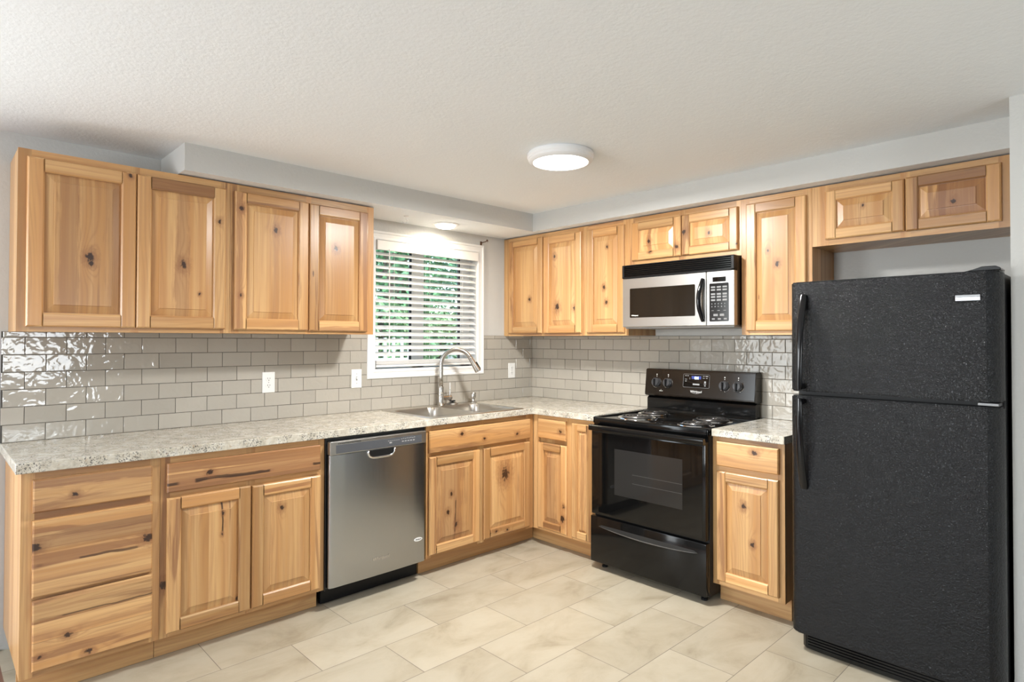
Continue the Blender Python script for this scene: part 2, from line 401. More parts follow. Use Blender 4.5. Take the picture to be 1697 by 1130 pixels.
# wood builder: faces with uv (u along the grain) + per-board attributes
class Wood:
    def __init__(s): s.v = []; s.f = []; s.uv = []; s.bd = []; s.b2 = []; s.k = [[], [], []]; s.st = [[], []]
    def board(s, grain, heart=.2, light=1.0, sw=9.0, knots=(), seed=None, streaks=()):
        s.grain = grain; s.seed = random.uniform(0, 40) if seed is None else seed
        s.ou = s.seed * .37 % 3; s.ov = s.seed * .71 % 3
        s.cur = ((s.seed, heart, light), (sw, 0, 0), knots, streaks)
    def face(s, pts):
        i = len(s.v); s.v += [tuple(p) for p in pts]; s.f.append(tuple(range(i, i + len(pts))))
        a = Vector(pts[1]) - Vector(pts[0]); b = Vector(pts[-1]) - Vector(pts[0]); nn = a.cross(b)
        side = abs(nn.y) < max(abs(nn.x), abs(nn.z)) * .5
        for p in pts:
            x, y, z = p
            if s.grain == 'v': u, v = z, x + (y if side else 0)
            elif s.grain == 'd': u, v = y, x + z
            else: u, v = x, z + (y if side else 0)
            s.uv.append((u + s.ou, v + s.ov))
        bd, b2, kn, sts = s.cur
        for q in range(2): s.st[q].append((sts[q][0] + s.ov, sts[q][1], sts[q][2]) if q < len(sts) else (-90, .01, 0))
        s.bd.append(bd); s.b2.append(b2)
        for q in range(3):
            if q < len(kn):
                kx, kz, kr = kn[q]
                s.k[q].append((kz + s.ou, kx + s.ov, kr) if s.grain == 'v' else (kx + s.ou, kz + s.ov, kr))
            else: s.k[q].append((-90, -90, .01))
    def box(s, x0, x1, y0, y1, z0, z1, ch=0):
        c = ch; F = s.face
        # front (y0) face with chamfer on its four edges
        F([(x0 + c, y0, z0 + c), (x1 - c, y0, z0 + c), (x1 - c, y0, z1 - c), (x0 + c, y0, z1 - c)])
        if c:
            F([(x0, y0 + c, z0), (x1, y0 + c, z0), (x1 - c, y0, z0 + c), (x0 + c, y0, z0 + c)])
            F([(x0 + c, y0, z1 - c), (x1 - c, y0, z1 - c), (x1, y0 + c, z1), (x0, y0 + c, z1)])
            F([(x0, y0 + c, z0), (x0 + c, y0, z0 + c), (x0 + c, y0, z1 - c), (x0, y0 + c, z1)])
            F([(x1 - c, y0, z0 + c), (x1, y0 + c, z0), (x1, y0 + c, z1), (x1 - c, y0, z1 - c)])
        F([(x1, y1, z0), (x0, y1, z0), (x0, y1, z1), (x1, y1, z1)])
        F([(x0, y1, z0), (x0, y0 + c, z0), (x0, y0 + c, z1), (x0, y1, z1)])
        F([(x1, y0 + c, z0), (x1, y1, z0), (x1, y1, z1), (x1, y0 + c, z1)])
        F([(x0, y1, z0), (x1, y1, z0), (x1, y0 + c, z0), (x0, y0 + c, z0)])
        F([(x0, y0 + c, z1), (x1, y0 + c, z1), (x1, y1, z1), (x0, y1, z1)])
    def build(s, name, parent, off, label=None):
        me = bpy.data.meshes.new(name)
        me.from_pydata([(a - off[0], b - off[1], c - off[2]) for a, b, c in s.v], [], s.f)
        l = me.uv_layers.new(name='UVMap')
        for i, q in enumerate(s.uv): l.data[i].uv = q
        for nm, dat in (('bd', s.bd), ('b2', s.b2), ('k0', s.k[0]), ('k1', s.k[1]), ('k2', s.k[2]), ('s0', s.st[0]), ('s1', s.st[1])):
            at = me.attributes.new(nm, 'FLOAT_VECTOR', 'FACE')
            at.data.foreach_set('vector', [c for q in dat for c in q])
        o = link(name, me, WOOD, parent)
        if label: o['label'] = label
        return o

def door(T, x0, x1, z0, z1, yb, knots=(), heart=.25, pheart=None, light=1.0, sw=9.0, s=.058, name='door', rl=None, rh=None, seed=None, streaks=()):
    """raised-panel door; knots in wall coordinates are given to whichever board they fall on"""
    W = Wood(); yf = yb - .019; e = .005; c = .006; m = .012
    kn = lambda a, b, p, q: [k for k in knots if a <= k[0] <= b and p <= k[1] <= q]
    rnd = lambda: light * random.uniform(.88, 1.10)
    for side in (0, 1):
        xa, xb = (x0, x1) if side == 0 else (x1, x0); d = 1 if side == 0 else -1
        W.board('v', heart * random.uniform(.5, 1.5), rnd(), knots=kn(min(xa, xa + d * s), max(xa, xa + d * s), z0, z1))
        pr = [(xa, yb, 0), (xa, yf + c, 0), (xa + d * .002, yf + .003, .002), (xa + d * c, yf, c), (xa + d * (s - c), yf, c), (xa + d * s, yf + .005, 0), (xa + d * s, yf + m, 0)]
        P = [((x, y, z0 + i), (x, y, z1 - i)) for x, y, i in pr]
        for a, b in zip(P, P[1:]):
            q = [a[0], b[0], b[1], a[1]]; W.face(q if d == 1 else q[::-1])
        W.face([p[0] for p in P][::-1] if d == 1 else [p[0] for p in P]); W.face([p[1] for p in P] if d == 1 else [p[1] for p in P][::-1])
    for side in (0, 1):
        za, d = (z0, 1) if side == 0 else (z1, -1); a, b = x0 + s, x1 - s
        lo, hi = sorted((za, za + d * s))
        W.board('h', (rh if rh is not None and side else heart * random.uniform(.5, 1.6)), (rl if rl and not side else rnd()), knots=kn(a, b, lo, hi))
        pr = [(za, yb), (za, yf + c), (za + d * .002, yf + .003), (za + d * c, yf), (za + d * (s - c), yf), (za + d * s, yf + .005), (za + d * s, yf + m)]
        for p, q in zip(pr, pr[1:]):
            f = [(a, p[1], p[0]), (b, p[1], p[0]), (b, q[1], q[0]), (a, q[1], q[0])]; W.face(f if d == 1 else f[::-1])
    # raised panel
    a, b, p, q = x0 + s, x1 - s, z0 + s, z1 - s
    W.board('v', heart if pheart is None else pheart, light, sw, kn(a, b, p, q), seed=seed, streaks=streaks)
    iw = min(.034, (b - a) * .22)
    rings = [(0, m), (.003, m), (.005, m - .001), (iw - .003, .0042), (iw, .0036), (iw + .0012, .0003)]
    R = [[(a + i, yf + y, p + i), (b - i, yf + y, p + i), (b - i, yf + y, q - i), (a + i, yf + y, q - i)] for i, y in rings]
    for r, t in zip(R, R[1:]):
        for i in range(4):
            j = (i + 1) % 4; W.face([r[i], r[j], t[j], t[i]])
    W.face(R[-1])
    return W.build(name, T.o, T.off)
def drawer(T, x0, x1, z0, z1, yb, knots=(), heart=.5, light=1.0, sw=.07, name='drawer_front', seed=None, streaks=()):
    W = Wood(); W.board('h', heart, light, sw, [k for k in knots], seed=seed, streaks=streaks); W.box(x0, x1, yb - .019, yb, z0, z1, .005)
    return W.build(name, T.o, T.off)
def face_frame(T, x0, x1, z0, z1, yf, stiles, rails, light=1.0, knots=(), heart=.3):
    """stiles: list of (xa, xb); rails: list of (za, zb) running between the outer stiles"""
    W = Wood()
    for xa, xb in stiles:
        W.board('v', heart * random.uniform(.4, 1.6), light * random.uniform(.90, 1.06), knots=[k for k in knots if xa <= k[0] <= xb]); W.box(xa, xb, yf, yf + .019, z0, z1)
    for za, zb, *hh in rails:
        W.board('h', hh[0] if hh else heart * random.uniform(.4, 1.8), light * random.uniform(.95, 1.05))
        for (a0, a1), (b0, b1) in zip(stiles, stiles[1:]): W.box(a1, b0, yf + .0003, yf + .019, za, zb)
    return W.build('face_frame', T.o, T.off)
def carcass(T, x0, x1, y0, y1, z0, z1, light=.95, heart=.12):
    W = Wood(); W.board('v', heart, light, .15); W.box(x0, x1, y0, y1, z0, z1)
    return W.build('cabinet_box', T.o, T.off)

# ------------------------------------------------------------------ room shell
H = 2.30; XL = -7.5; YF = -6.5; DEP = .14
def cbox(name, *a, mat=WALLP, label=None, parent=None):
    bm = bmesh.new(); box(bm, *a); o = finish(bm, name, mat, parent); struct(o, label) if not parent else None; return o
bm = bmesh.new(); box(bm, -3.36, .15, YF, .14, -.1, 0); struct(finish(bm, 'floor', FLOOR), 'cream stone-look plank tile floor')
bm = bmesh.new(); box(bm, XL, -3.36, YF, .14, -.1, 0); struct(finish(bm, 'floor', plank_mat()), 'dark brown plank floor of the next room')
cbox('ceiling', XL - .1, .15, YF - .1, .3, H, H + .1, mat=CEILP, label='white textured ceiling')
def wall_with_hole(name, x0, x1, y0, y1, hx0, hx1, hz0, hz1, label, extra=None):
    bm = bmesh.new(); holes = [(hx0, hx1, hz0, hz1)] + (extra or [])
    xs = sorted([x0, x1] + [h for q in holes for h in q[:2]])
    for a, b in zip(xs, xs[1:]):
        hh = [q for q in holes if q[0] <= a and b <= q[1]]
        if hh:
            box(bm, a, b, y0, y1, 0, hh[0][2]) if hh[0][2] > 0 else None
            box(bm, a, b, y0, y1, hh[0][3], H)
        else: box(bm, a, b, y0, y1, 0, H)
    return struct(finish(bm, name, WALLP), label)
OX0, OX1, OZ0, OZ1 = -1.478, -.596, 1.177, 2.035
wall_with_hole('wall_back', XL, 0, 0, DEP, OX0, OX1, OZ0, OZ1, 'light grey painted wall behind the sink', [(-5.9, -4.0, .08, 2.03)])
cbox('wall_right', 0, .14, YF, .14, 0, H, label='light grey painted wall behind the range and refrigerator')
cbox('wall_partition', -.655, 0, YF, -3.170, 0, H, label='light grey wall end beside the refrigerator')
wall_with_hole('wall_front', XL, 0, YF - .14, YF, -3.05, -2.05, .78, 1.62, 'wall behind the camera')
bm = bmesh.new()
for a in ((YF, -2.55, 0, H), (-2.55, -1.15, 0, .8), (-2.55, -1.15, 2.05, H), (-1.15, 0, 0, H)): box(bm, XL - .14, XL, *a)
DARKP = paint_mat('dark_reflection_paint', (.27, .26, .24))  # invented dark tone for unseen walls, keeps reflections in the black appliances dark
struct(finish(bm, 'wall_left', DARKP), 'wall of the next room')
bpy.data.objects['wall_front'].data.materials[0] = DARKP
def mullions(name, xs, zs, y, wall, label):
    bm = bmesh.new()
    for x in xs: box(bm, *((x - .03, x + .03, y - .03, y + .03) if wall != 'L' else (y - .03, y + .03, x - .03, x + .03)), zs[0], zs[-1])
    for z in zs: box(bm, *((xs[0], xs[-1], y - .02, y + .02) if wall != 'L' else (y - .02, y + .02, xs[0], xs[-1])), z - .03, z + .03)
    struct(finish(bm, name, WHITE), label)
mullions('window_2', (-3.02, -2.55, -2.08), (.81, 1.59), YF - .05, 'F', 'window behind the camera')
mullions('window_3', (-2.52, -1.85, -1.18), (.83, 2.02), XL - .06, 'L', 'window of the next room')
mullions('door_1', (-5.87, -4.95, -4.03), (.11, 2.0), .06, 'B', 'glazed sliding door left of the kitchen')

# soffit boxes
o1 = cbox('trim_1', -2.735, 0, -.396, 0, 2.1705, H, label='painted soffit over the window and upper cabinets')
o2 = cbox('trim_2', -.396, 0, -3.170, -.396, 2.1705, H, label='painted soffit over the range and refrigerator cabinets')
for o in (o1, o2):      # grey faces, white underside like the ceiling
    o.data.materials.append(CEILP)
    for p in o.data.polygons:
        if p.normal.z < -.5: p.material_index = 1
# dark strip standing in for the baseboard gap shadow left of the drawers
bm = bmesh.new(); box(bm, -3.95, -3.362, -.012, 0, 0, .012); box(bm, -3.95, -3.362, -.03, -.012, 0, .006)
struct(finish(bm, 'baseboard_gap_shadow', plain('gap_shadow', (.10, .075, .055), .8)), 'thin dark strip for the gap shadow along the wall foot')

# backsplash tiles
def backsplash(name, wall, xa, xb, phase0, ztop, excl, label):
    pw, ph = .15431, .07811; gj = .0024
    bm = bmesh.new(); rl = bm.faces.layers.float_vector.new('rnd')
    row = 0; z = .914
    while z < ztop - .004:
        za, zb = z + gj / 2, min(z + ph, ztop) - gj / 2
        ph0 = phase0 if row % 2 == 0 else phase0 - pw / 2
        js = [j for j in [ph0 + k * pw for k in range(-30, 30)] if xa < j < xb]; edges = [xa] + js + [xb]
        for a, b in zip(edges, edges[1:]):
            a += gj / 2; b -= gj / 2
            segs = [(a, b)]
            if excl and zb > excl[2]:
                n2 = []
                for (p, q) in segs:
                    if q <= excl[0] or p >= excl[1]: n2.append((p, q)); continue
                    if p < excl[0]: n2.append((p, excl[0]))
                    if q > excl[1]: n2.append((excl[1], q))
                segs = n2
            for p, q in segs:
                if q - p < .004: continue
                r = (random.random(), random.random(), random.random())
                tx, tz = random.gauss(0, .0007), random.gauss(0, .0007); c = .0018
                def P(x, zz, y): 
                    yy = -.0085 + y + tx * (x - (p + q) / 2) / .075 * 1.0 + tz * (zz - (za + zb) / 2) / .038
                    return bm.verts.new((x, yy if y < .002 else -.001, zz))
                o = [P(p, za, .01), P(q, za, .01), P(q, zb, .01), P(p, zb, .01)]
                m = [P(p, za, .0012), P(q, za, .0012), P(q, zb, .0012), P(p, zb, .0012)]
                i = [P(p + c, za + c, 0), P(q - c, za + c, 0), P(q - c, zb - c, 0), P(p + c, zb - c, 0)]
                fs = [bm.faces.new(i)]
                for k in range(4):
                    l = (k + 1) % 4; fs += [bm.faces.new((o[k], o[l], m[l], m[k])), bm.faces.new((m[k], m[l], i[l], i[k]))]
                for f in fs: f[rl] = r
        z += ph; row += 1
    bmesh.ops.recalc_face_normals(bm, faces=bm.faces)
    me = bpy.data.meshes.new(name); bm.to_mesh(me); bm.free()
    o = link(name, me, TILE); me.materials.append(GROUT)
    # grout bed
    b2 = bmesh.new()
    parts = [(xa, xb, .914, ztop)] if not excl else [(xa, excl[0], .914, ztop), (excl[1], xb, .914, ztop), (excl[0], excl[1], .914, excl[2])]
    for p in parts: box(b2, p[0], p[1], -.0055, -.0005, p[2], p[3])
    g = finish(b2, 'grout', GROUT, o)
    if wall == 'B': o.rotation_euler = (0, 0, -PI / 2)
    return struct(o, label)
backsplash('trim_3', 'A', -3.36, -.0005, -.7367 * .15431, 1.409, (-1.50, -.575, 1.15), 'glazed greige subway tile backsplash on the window wall')
backsplash('trim_4', 'B', .0095, 2.46, .135, 1.405, None, 'glazed greige subway tile backsplash behind the range')

# window
win = bpy.data.objects.new('window_1', None); C.objects.link(win); win.location = (-1.037, 0, 1.119); struct(win, 'white sliding kitchen window over the sink')
wo_ = (-1.037, 0, 1.119)
def casing_bm(x0, x1, z0, z1, wd):
    bm = bmesh.new()
    prof = [(0, 0), (0, -.014), (.004, -.019), (.014, -.019), (.018, -.014), (.040, -.013), (.046, -.016), (.056, -.016), (wd, -.010), (wd, 0)]
    R = [[(x0 + i, y, z0 + i), (x1 - i, y, z0 + i), (x1 - i, y, z1 - i), (x0 + i, y, z1 - i)] for i, y in prof]
    V = [[bm.verts.new(p) for p in r] for r in R]
    for a, b in zip(V, V[1:]):
        for k in range(4): bm.faces.new((a[k], a[(k + 1) % 4], b[(k + 1) % 4], b[k]))
    return bm
finish(casing_bm(-1.536, -.538, 1.119, 2.093, .060), 'casing', WHITE, win, wo_)
bm = bmesh.new()
for a in ((OX0 - .006, OX0 + .004, -.002, DEP, OZ0 - .006, OZ1 + .006), (OX1 - .004, OX1 + .006, -.002, DEP, OZ0 - .006, OZ1 + .006), (OX0, OX1, -.002, DEP, OZ0 - .006, OZ0 + .004), (OX0, OX1, -.002, DEP, OZ1 - .004, OZ1 + .006)): box(bm, *a)
finish(bm, 'jamb', WHITE, win, wo_)
bm = bmesh.new(); Y0, Y1 = .085, .125
for a in ((OX0, OX0 + .03, OZ0, OZ1), (OX1 - .094, OX1, OZ0, OZ1), (-1.127, -1.024, OZ0, OZ1), (OX0, OX1, OZ0, OZ0 + .045), (OX0, OX1, OZ1 - .045, OZ1)): box(bm, a[0], a[1], Y0, Y1, a[2], a[3], .003)
finish(bm, 'sash_frame', VINYL, win, wo_)
bm = bmesh.new()
for x in (-1.131, -.694): box(bm, x, x + .007, Y0 + .004, Y1 - .01, OZ0 + .045, OZ1 - .045)
finish(bm, 'glazing_gasket', SLOT, win, wo_)
bm = bmesh.new(); box(bm, OX0 + .03, -1.127, .104, .108, OZ0 + .04, OZ1 - .04); finish(bm, 'glass_pane', GLASS, win, wo_)
bm = bmesh.new(); box(bm, -1.024, OX1 - .094, .104, .108, OZ0 + .04, OZ1 - .04); finish(bm, 'glass_pane', GLASS, win, wo_)

# blind
T = Thing('window_blind', 'white horizontal slat blind lowered in the kitchen window', 'blind', -1.037, .02, 1.19)
bm = bmesh.new(); box(bm, -1.472, -.604, -.026, -.014, 1.968, 2.031, .002); box(bm, -1.472, -1.462, -.014, .03, 1.968, 2.031); box(bm, -.614, -.604, -.014, .03, 1.968, 2.031)
T.part('valance', bm, SLAT)
bm = bmesh.new(); box(bm, -1.468, -.608, -.010, .045, 1.985, 2.028); T.part('headrail', bm, SLAT)
bm = bmesh.new(); tl = math.radians(30)
def slat(bm, z, tilt, x0=-1.466, x1=-.610, yc=.02):
    n = 6; top = []; bot = []
    for i in range(n + 1):
        t = (i / n - .5) * .050; bow = .0022 * (1 - (2 * i / n - 1) ** 2)
        yy = yc + t * math.cos(tilt) - bow * math.sin(tilt); zz = z + t * math.sin(tilt) + bow * math.cos(tilt)
        top.append((yy, zz + .0014)); bot.append((yy, zz - .0014))
    prism(bm, top + bot[::-1], lambda a, b: (x0, a, b), lambda a, b: (x1, a, b))
z = 1.948
while z > 1.262: slat(bm, z, tl); z -= .0445
for k in range(6): slat(bm, 1.214 + k * .0042, math.radians(1))
T.part('slats', bm, SLAT, angle=.6)
bm = bmesh.new(); box(bm, -1.467, -.609, -.005, .045, 1.193, 1.209, .003); T.part('bottom_rail', bm, SLAT)
bm = bmesh.new()
for x in (-1.33, -1.037, -.74):
    for y in (-.005, .045): tube(bm, [(x, y, 1.99), (x, y, 1.205)], .0009, 5)
T.part('ladder_cords', bm, SLAT)
bm = bmesh.new(); tube(bm, [(-1.385, -.03, 1.975), (-1.385, -.034, 1.30)], .0032, 8); lathe(bm, [(0, 1.262), (.005, 1.265), (.0062, 1.295), (.0035, 1.303), (0, 1.304)], (-1.385, -.034, 0), seg=10)
T.part('tilt_wand', bm, CLEAR, angle=.6)

# curtain rod hook at the window corner, ceiling hook
bm = bmesh.new(); box(bm, -.566, -.550, -.004, 0, 2.085, 2.125, .001); tube(bm, smooth_path([(-.558, -.002, 2.112), (-.557, -.03, 2.116), (-.556, -.058, 2.118), (-.556, -.068, 2.128), (-.556, -.076, 2.124), (-.556, -.074, 2.112)]), .0035, 8)
tag(finish(bm, 'curtain_rod_bracket', BRONZE, None, angle=.6), 'small bronze curtain rod bracket at the window\'s upper right corner', 'bracket')
bm = bmesh.new(); lathe(bm, [(0, 0), (.016, 0), (.017, -.003), (.012, -.006), (.006, -.008), (0, -.008)], (-1.385, -.225, 2.1704), seg=16)
tube(bm, smooth_path([(-1.385, -.225, 2.166), (-1.385, -.225, 2.150), (-1.376, -.229, 2.138), (-1.385, -.222, 2.124), (-1.398, -.216, 2.124), (-1.405, -.212, 2.134)]), .0035, 8)
tag(finish(bm, 'ceiling_hook', WHITE, None, angle=.6), 'white swag hook screwed into the soffit above the window', 'hook')

# ------------------------------------------------------------------ lamps
fx, fy = -1.345, -1.512
T = Thing('ceiling_light', 'round flush-mounted ceiling light with white rim, switched on', 'ceiling light', fx, fy, H)
T.o.location = (fx, fy, H)
bm = bmesh.new(); lathe(bm, [(.05, 0), (.160, 0), (.164, -.006), (.165, -.022), (.160, -.028), (.160, -.036), (.152, -.044), (.138, -.048), (.134, -.044), (.134, -.02)], (fx, fy, H - .0005), seg=64)
T.part('rim', bm, plain('lamp_rim_white', (.80, .80, .80), .3), angle=.6)
bm = bmesh.new(); lathe(bm, [(.134, -.040), (.125, -.050), (.10, -.056), (.06, -.060), (0, -.061)], (fx, fy, H), seg=48); T.part('diffuser', bm, DIFF, smooth=True)
area_light('flush_lamp_light', (fx, fy, H - .065), (0, 0, 0), .25, .25, 54, (1, .988, .965), 'DISK')
T = Thing('recessed_downlight', 'small recessed downlight glowing in the soffit over the window', 'downlight', -1.025, -.168, 2.1705)
bm = bmesh.new(); lathe(bm, [(.062, 0.0), (.092, 0), (.094, -.003), (.088, -.006), (.070, -.008), (.066, -.004)], (-1.025, -.168, 2.1703), seg=40); T.part('trim_ring', bm, WHITE, angle=.6)
bm = bmesh.new(); lathe(bm, [(.067, -.004), (.064, -.016), (.05, -.025), (0, -.029)], (-1.025, -.168, 2.1703), seg=40); T.part('lens', bm, DIFF2, smooth=True)
area_light('downlight_light', (-1.025, -.168, 2.136), (0, 0, 0), .12, .12, 4.2, (1, .84, .60), 'DISK')

# ------------------------------------------------------------------ upper cabinets
U0, UZ0, UZ1 = -.315, 1.407, 2.163
def upper(name, label, wall, x0, x1, stiles, z0=UZ0, z1=UZ1, rz=.022, group=None, cat='cabinet', light=1.0, under=True):
    T = Thing(name, label, cat, (x0 + x1) / 2, 0, z0, wall, group)
    carcass(T, x0 + .0008, x1 - .0008, U0 + .019, -.001 if z0 > 1.5 else -.0005, z0 + .0, z1 - .001, light)
    face_frame(T, x0, x1, z0 - .001, z1, U0, stiles, [(z0 - .001, z0 + .034), (z1 - .045, z1)], light)
    return T
T = upper('upper_cabinet', 'large two-door upper cabinet at the far left, knotty hickory, end panel showing', 'A', -3.337, -2.5005, [(-3.337, -3.293), (-2.935, -2.9), (-2.545, -2.5005)], light=1.0)
door(T, -3.308, -2.916, 1.427, 2.131, U0, [(-3.089, 1.732, .018), (-3.085, 1.705, .011), (-2.94, 2.116, .009)], .15, .2, 1.0, streaks=[(-3.165, .035, .5), (-3.00, .03, .35)])
door(T, -2.912, -2.524, 1.427, 2.129, U0, [(-2.719, 1.73, .019), (-2.557, 1.96, .010), (-2.646, 1.595, .006)], .2, .05, 1.05, rh=.75, streaks=[(-2.722, .028, .55)])
T = upper('upper_cabinet', 'two-door upper cabinet directly left of the window', 'A', -2.4995, -1.677, [(-2.4995, -2.455), (-2.10, -2.07), (-1.722, -1.677)])
door(T, -2.480, -2.090, 1.425, 2.127, U0, [(-2.273, 1.954, .015), (-2.45, 2.042, .014), (-2.452, 1.60, .009)], .45, .05, 1.05, streaks=[(-2.273, .02, .25)])
door(T, -2.086, -1.723, 1.423, 2.125, U0, [(-1.928, 1.894, .015)], .4, .1, 1.0)
T = upper('upper_cabinet', 'two-door upper cabinet in the corner right of the window', 'B', .001, .8055, [(.001, .055), (.41, .445), (.765, .8055)])
door(T, .068, .426, 1.425, 2.137, U0, [(.3, 1.68, .013)], .22, .1, 1.02, s=.050, rh=.5)
door(T, .438, .797, 1.425, 2.132, U0, [(.581, 1.611, .022), (.553, 1.98, .013), (.735, 1.60, .016)], .25, .2, 1.02, s=.056)
T = upper('upper_cabinet', 'single-door upper cabinet immediately left of the microwave', 'B', .8065, 1.184, [(.8065, .85), (1.145, 1.184)])
door(T, .847, 1.160, 1.425, 2.130, U0, [(1.024, 1.998, .009), (.999, 1.73, .013), (1.02, 1.627, .013)], .22, .15, 1.02, s=.056)
T = upper('upper_cabinet', 'short two-door upper cabinet above the microwave', 'B', 1.185, 1.9485, [(1.185, 1.235), (1.555, 1.60), (1.92, 1.9485)], z0=1.853)
door(T, 1.219, 1.575, 1.885, 2.128, U0, [(1.351, 1.996, .014), (1.548, 1.942, .014), (1.36, 1.93, .010)], .3, .15, 1.02, s=.052, streaks=[(1.353, .014, .75)])
door(T, 1.581, 1.933, 1.885, 2.128, U0, [(1.76, 1.997, .011), (1.597, 2.023, .014), (1.926, 1.917, .008)], .3, .1, 1.02, s=.052)
T = upper('upper_cabinet', 'tall single-door upper cabinet between the microwave and the refrigerator', 'B', 1.9495, 2.3275, [(1.9495, 1.995), (2.285, 2.3275)])
door(T, 1.981, 2.302, 1.427, 2.130, U0, [(2.155, 1.786, .013), (2.105, 1.861, .009)], .2, .1, 1.04, s=.056)
T = upper('upper_cabinet', 'short two-door upper cabinet above the refrigerator', 'B', 2.3285, 3.168, [(2.3285, 2.41), (2.725, 2.765), (3.09, 3.168)], z0=1.858, light=.97)
door(T, 2.395, 2.744, 1.886, 2.130, U0, [(2.571, 2.031, .007)], .25, .2, 1.0, s=.052)
door(T, 2.749, 3.101, 1.884, 2.133, U0, [(2.934, 1.994, .011)], .3, .75, .95, s=.052, rh=1.2, streaks=[(2.893, .014, .86), (2.94, .07, .55)])

# ------------------------------------------------------------------ base cabinets
BF, TK = -.610, -.533
def base(name, label, wall, x0, x1, stiles, rails, cx0=None, light=.98, knots=(), tk=None, top=.8745):
    T = Thing(name, label, 'cabinet', (x0 + x1) / 2, -.3, 0, wall)
    carcass(T, (cx0 if cx0 is not None else x0) + .0008, x1 - .0008, BF + .019, -.008, .105, top, light)
    face_frame(T, x0, x1, .105, .875, BF, stiles, rails, light, knots, heart=.3)
    W = Wood(); W.board('h', .2, light * .95); a, b = tk or (x0, x1); W.box(a + .0005, b - .0005, TK, TK + .019, 0.0005, .105); W.build('toe_kick', T.o, T.off)
    return T
yb = BF
T = base('drawer_cabinet', 'three-drawer base cabinet at the far left end of the counter', 'A', -3.341, -2.8775, [(-3.341, -3.30), (-2.915, -2.8775)], [(.84, .875, .3), (.69, .722, 1.3), (.39, .41), (.105, .14)], knots=[])
drawer(T, -3.307, -2.911, .722, .846, yb, [(-3.176, .773, .010)], .25, 1.05, .30, streaks=[(.836, .030, .8)])
drawer(T, -3.307, -2.909, .405, .694, yb, [(-2.922, .549, .019), (-3.300, .596, .018)], .6, 1.02, .075, streaks=[(.60, .03, .5), (.523, .005, .95)])
drawer(T, -3.305, -2.907, .130, .394, yb, [(-3.128, .151, .012), (-3.195, .237, .012), (-3.281, .182, .008)], .6, 1.02, .07, streaks=[(.315, .004, .95), (.255, .012, .45)])
T = base('base_cabinet', 'two-door base cabinet with one wide drawer, left of the dishwasher', 'A', -2.8765, -2.133, [(-2.8765, -2.84), (-2.52, -2.48), (-2.165, -2.133)], [(.84, .875), (.685, .73), (.105, .14)], knots=[(-2.861, .332, .018)])
drawer(T, -2.855, -2.160, .720, .845, yb, [(-2.683, .785, .013)], .75, 1.0, .055, streaks=[(.755, .008, 1.0), (.735, .012, .7)])
door(T, -2.853, -2.5035, .124, .697, yb, [(-2.628, .594, .007), (-2.632, .50, .006), (-2.56, .19, .008)], .3, .25, .97, sw=.085, s=.054, streaks=[(-2.630, .0035, 1.0)])
door(T, -2.498, -2.158, .124, .692, yb, [(-2.358, .568, .013)], .3, .15, .97, s=.054)
T = base('sink_base_cabinet', 'two-door sink base cabinet with false drawer front, right of the dishwasher', 'A', -1.500, -.6115, [(-1.500, -1.465), (-1.11, -1.055), (-.68, -.6115)], [(.84, .875), (.685, .73), (.105, .14)], light=1.0, tk=(-1.5, -.535), top=.70)
drawer(T, -1.489, -.655, .714, .843, yb, [(-1.247, .805, .013), (-1.067, .756, .010), (-.78, .758, .011)], .4, 1.0, .30, name='false_drawer_front', seed=11)
door(T, -1.488, -1.102, .124, .692, yb, [(-1.328, .456, .012), (-1.353, .351, .014), (-1.291, .27, .014)], .3, .3, 1.0, sw=.9, s=.054, streaks=[(-1.335, .11, .55), (-1.30, .006, .95)])
door(T, -1.067, -.659, .124, .692, yb, [(-.888, .512, .040), (-.966, .155, .009), (-.869, .146, .008)], .3, .2, 1.02, s=.054)
T = base('corner_base_cabinet', 'narrow corner base cabinet with small drawer and two slim doors, left of the range', 'B', .6125, 1.163, [(.6125, .668), (.915, .965), (1.135, 1.163)], [(.84, .875), (.105, .14)], cx0=.6125, light=1.0, tk=(.5335, 1.163))
drawer(T, .668, .914, .722, .849, yb, [(.875, .781, .013)], .35, 1.06, .06)
door(T, .668, .922, .122, .692, yb, [(.893, .22, .024), (.900, .30, .012)], .35, .3, 1.0, s=.052, streaks=[(.79, .06, .5)])
door(T, .967, 1.136, .122, .847, yb, [], .3, .3, 1.03, s=.048, streaks=[(1.055, .012, .6)])
T = base('base_cabinet', 'small one-drawer one-door base cabinet between the range and the refrigerator', 'B', 1.930, 2.304, [(1.930, 1.965), (2.27, 2.304)], [(.84, .875), (.69, .73), (.105, .14)], light=1.0)
drawer(T, 1.958, 2.280, .724, .850, yb, [(2.162, .815, .014)], .2, 1.06, .09)
door(T, 1.957, 2.278, .130, .697, yb, [(2.105, .541, .014), (2.151, .359, .012)], .25, .15, 1.02, s=.052, rl=1.22)

# ------------------------------------------------------------------ countertops
def grid_slab(xs, ys, inside, z0, z1, bev):
    bm = bmesh.new(); V = {}
    def v(i, j):
        if (i, j) not in V: V[i, j] = bm.verts.new((xs[i], ys[j], z1))
        return V[i, j]
    for i in range(len(xs) - 1):
        for j in range(len(ys) - 1):
            if inside((xs[i] + xs[i + 1]) / 2, (ys[j] + ys[j + 1]) / 2): bm.faces.new((v(i, j), v(i + 1, j), v(i + 1, j + 1), v(i, j + 1)))
    r = bmesh.ops.extrude_face_region(bm, geom=bm.faces[:])
    bmesh.ops.translate(bm, verts=[g for g in r['geom'] if isinstance(g, bmesh.types.BMVert)], vec=(0, 0, z0 - z1))
    bmesh.ops.recalc_face_normals(bm, faces=bm.faces)
    es = [e for e in bm.edges if len(e.link_faces) == 2 and e.calc_face_angle(0) > .5]
    bmesh.ops.bevel(bm, geom=es, offset=bev, segments=2, profile=.5, affect='EDGES')
    return bm
D = .638
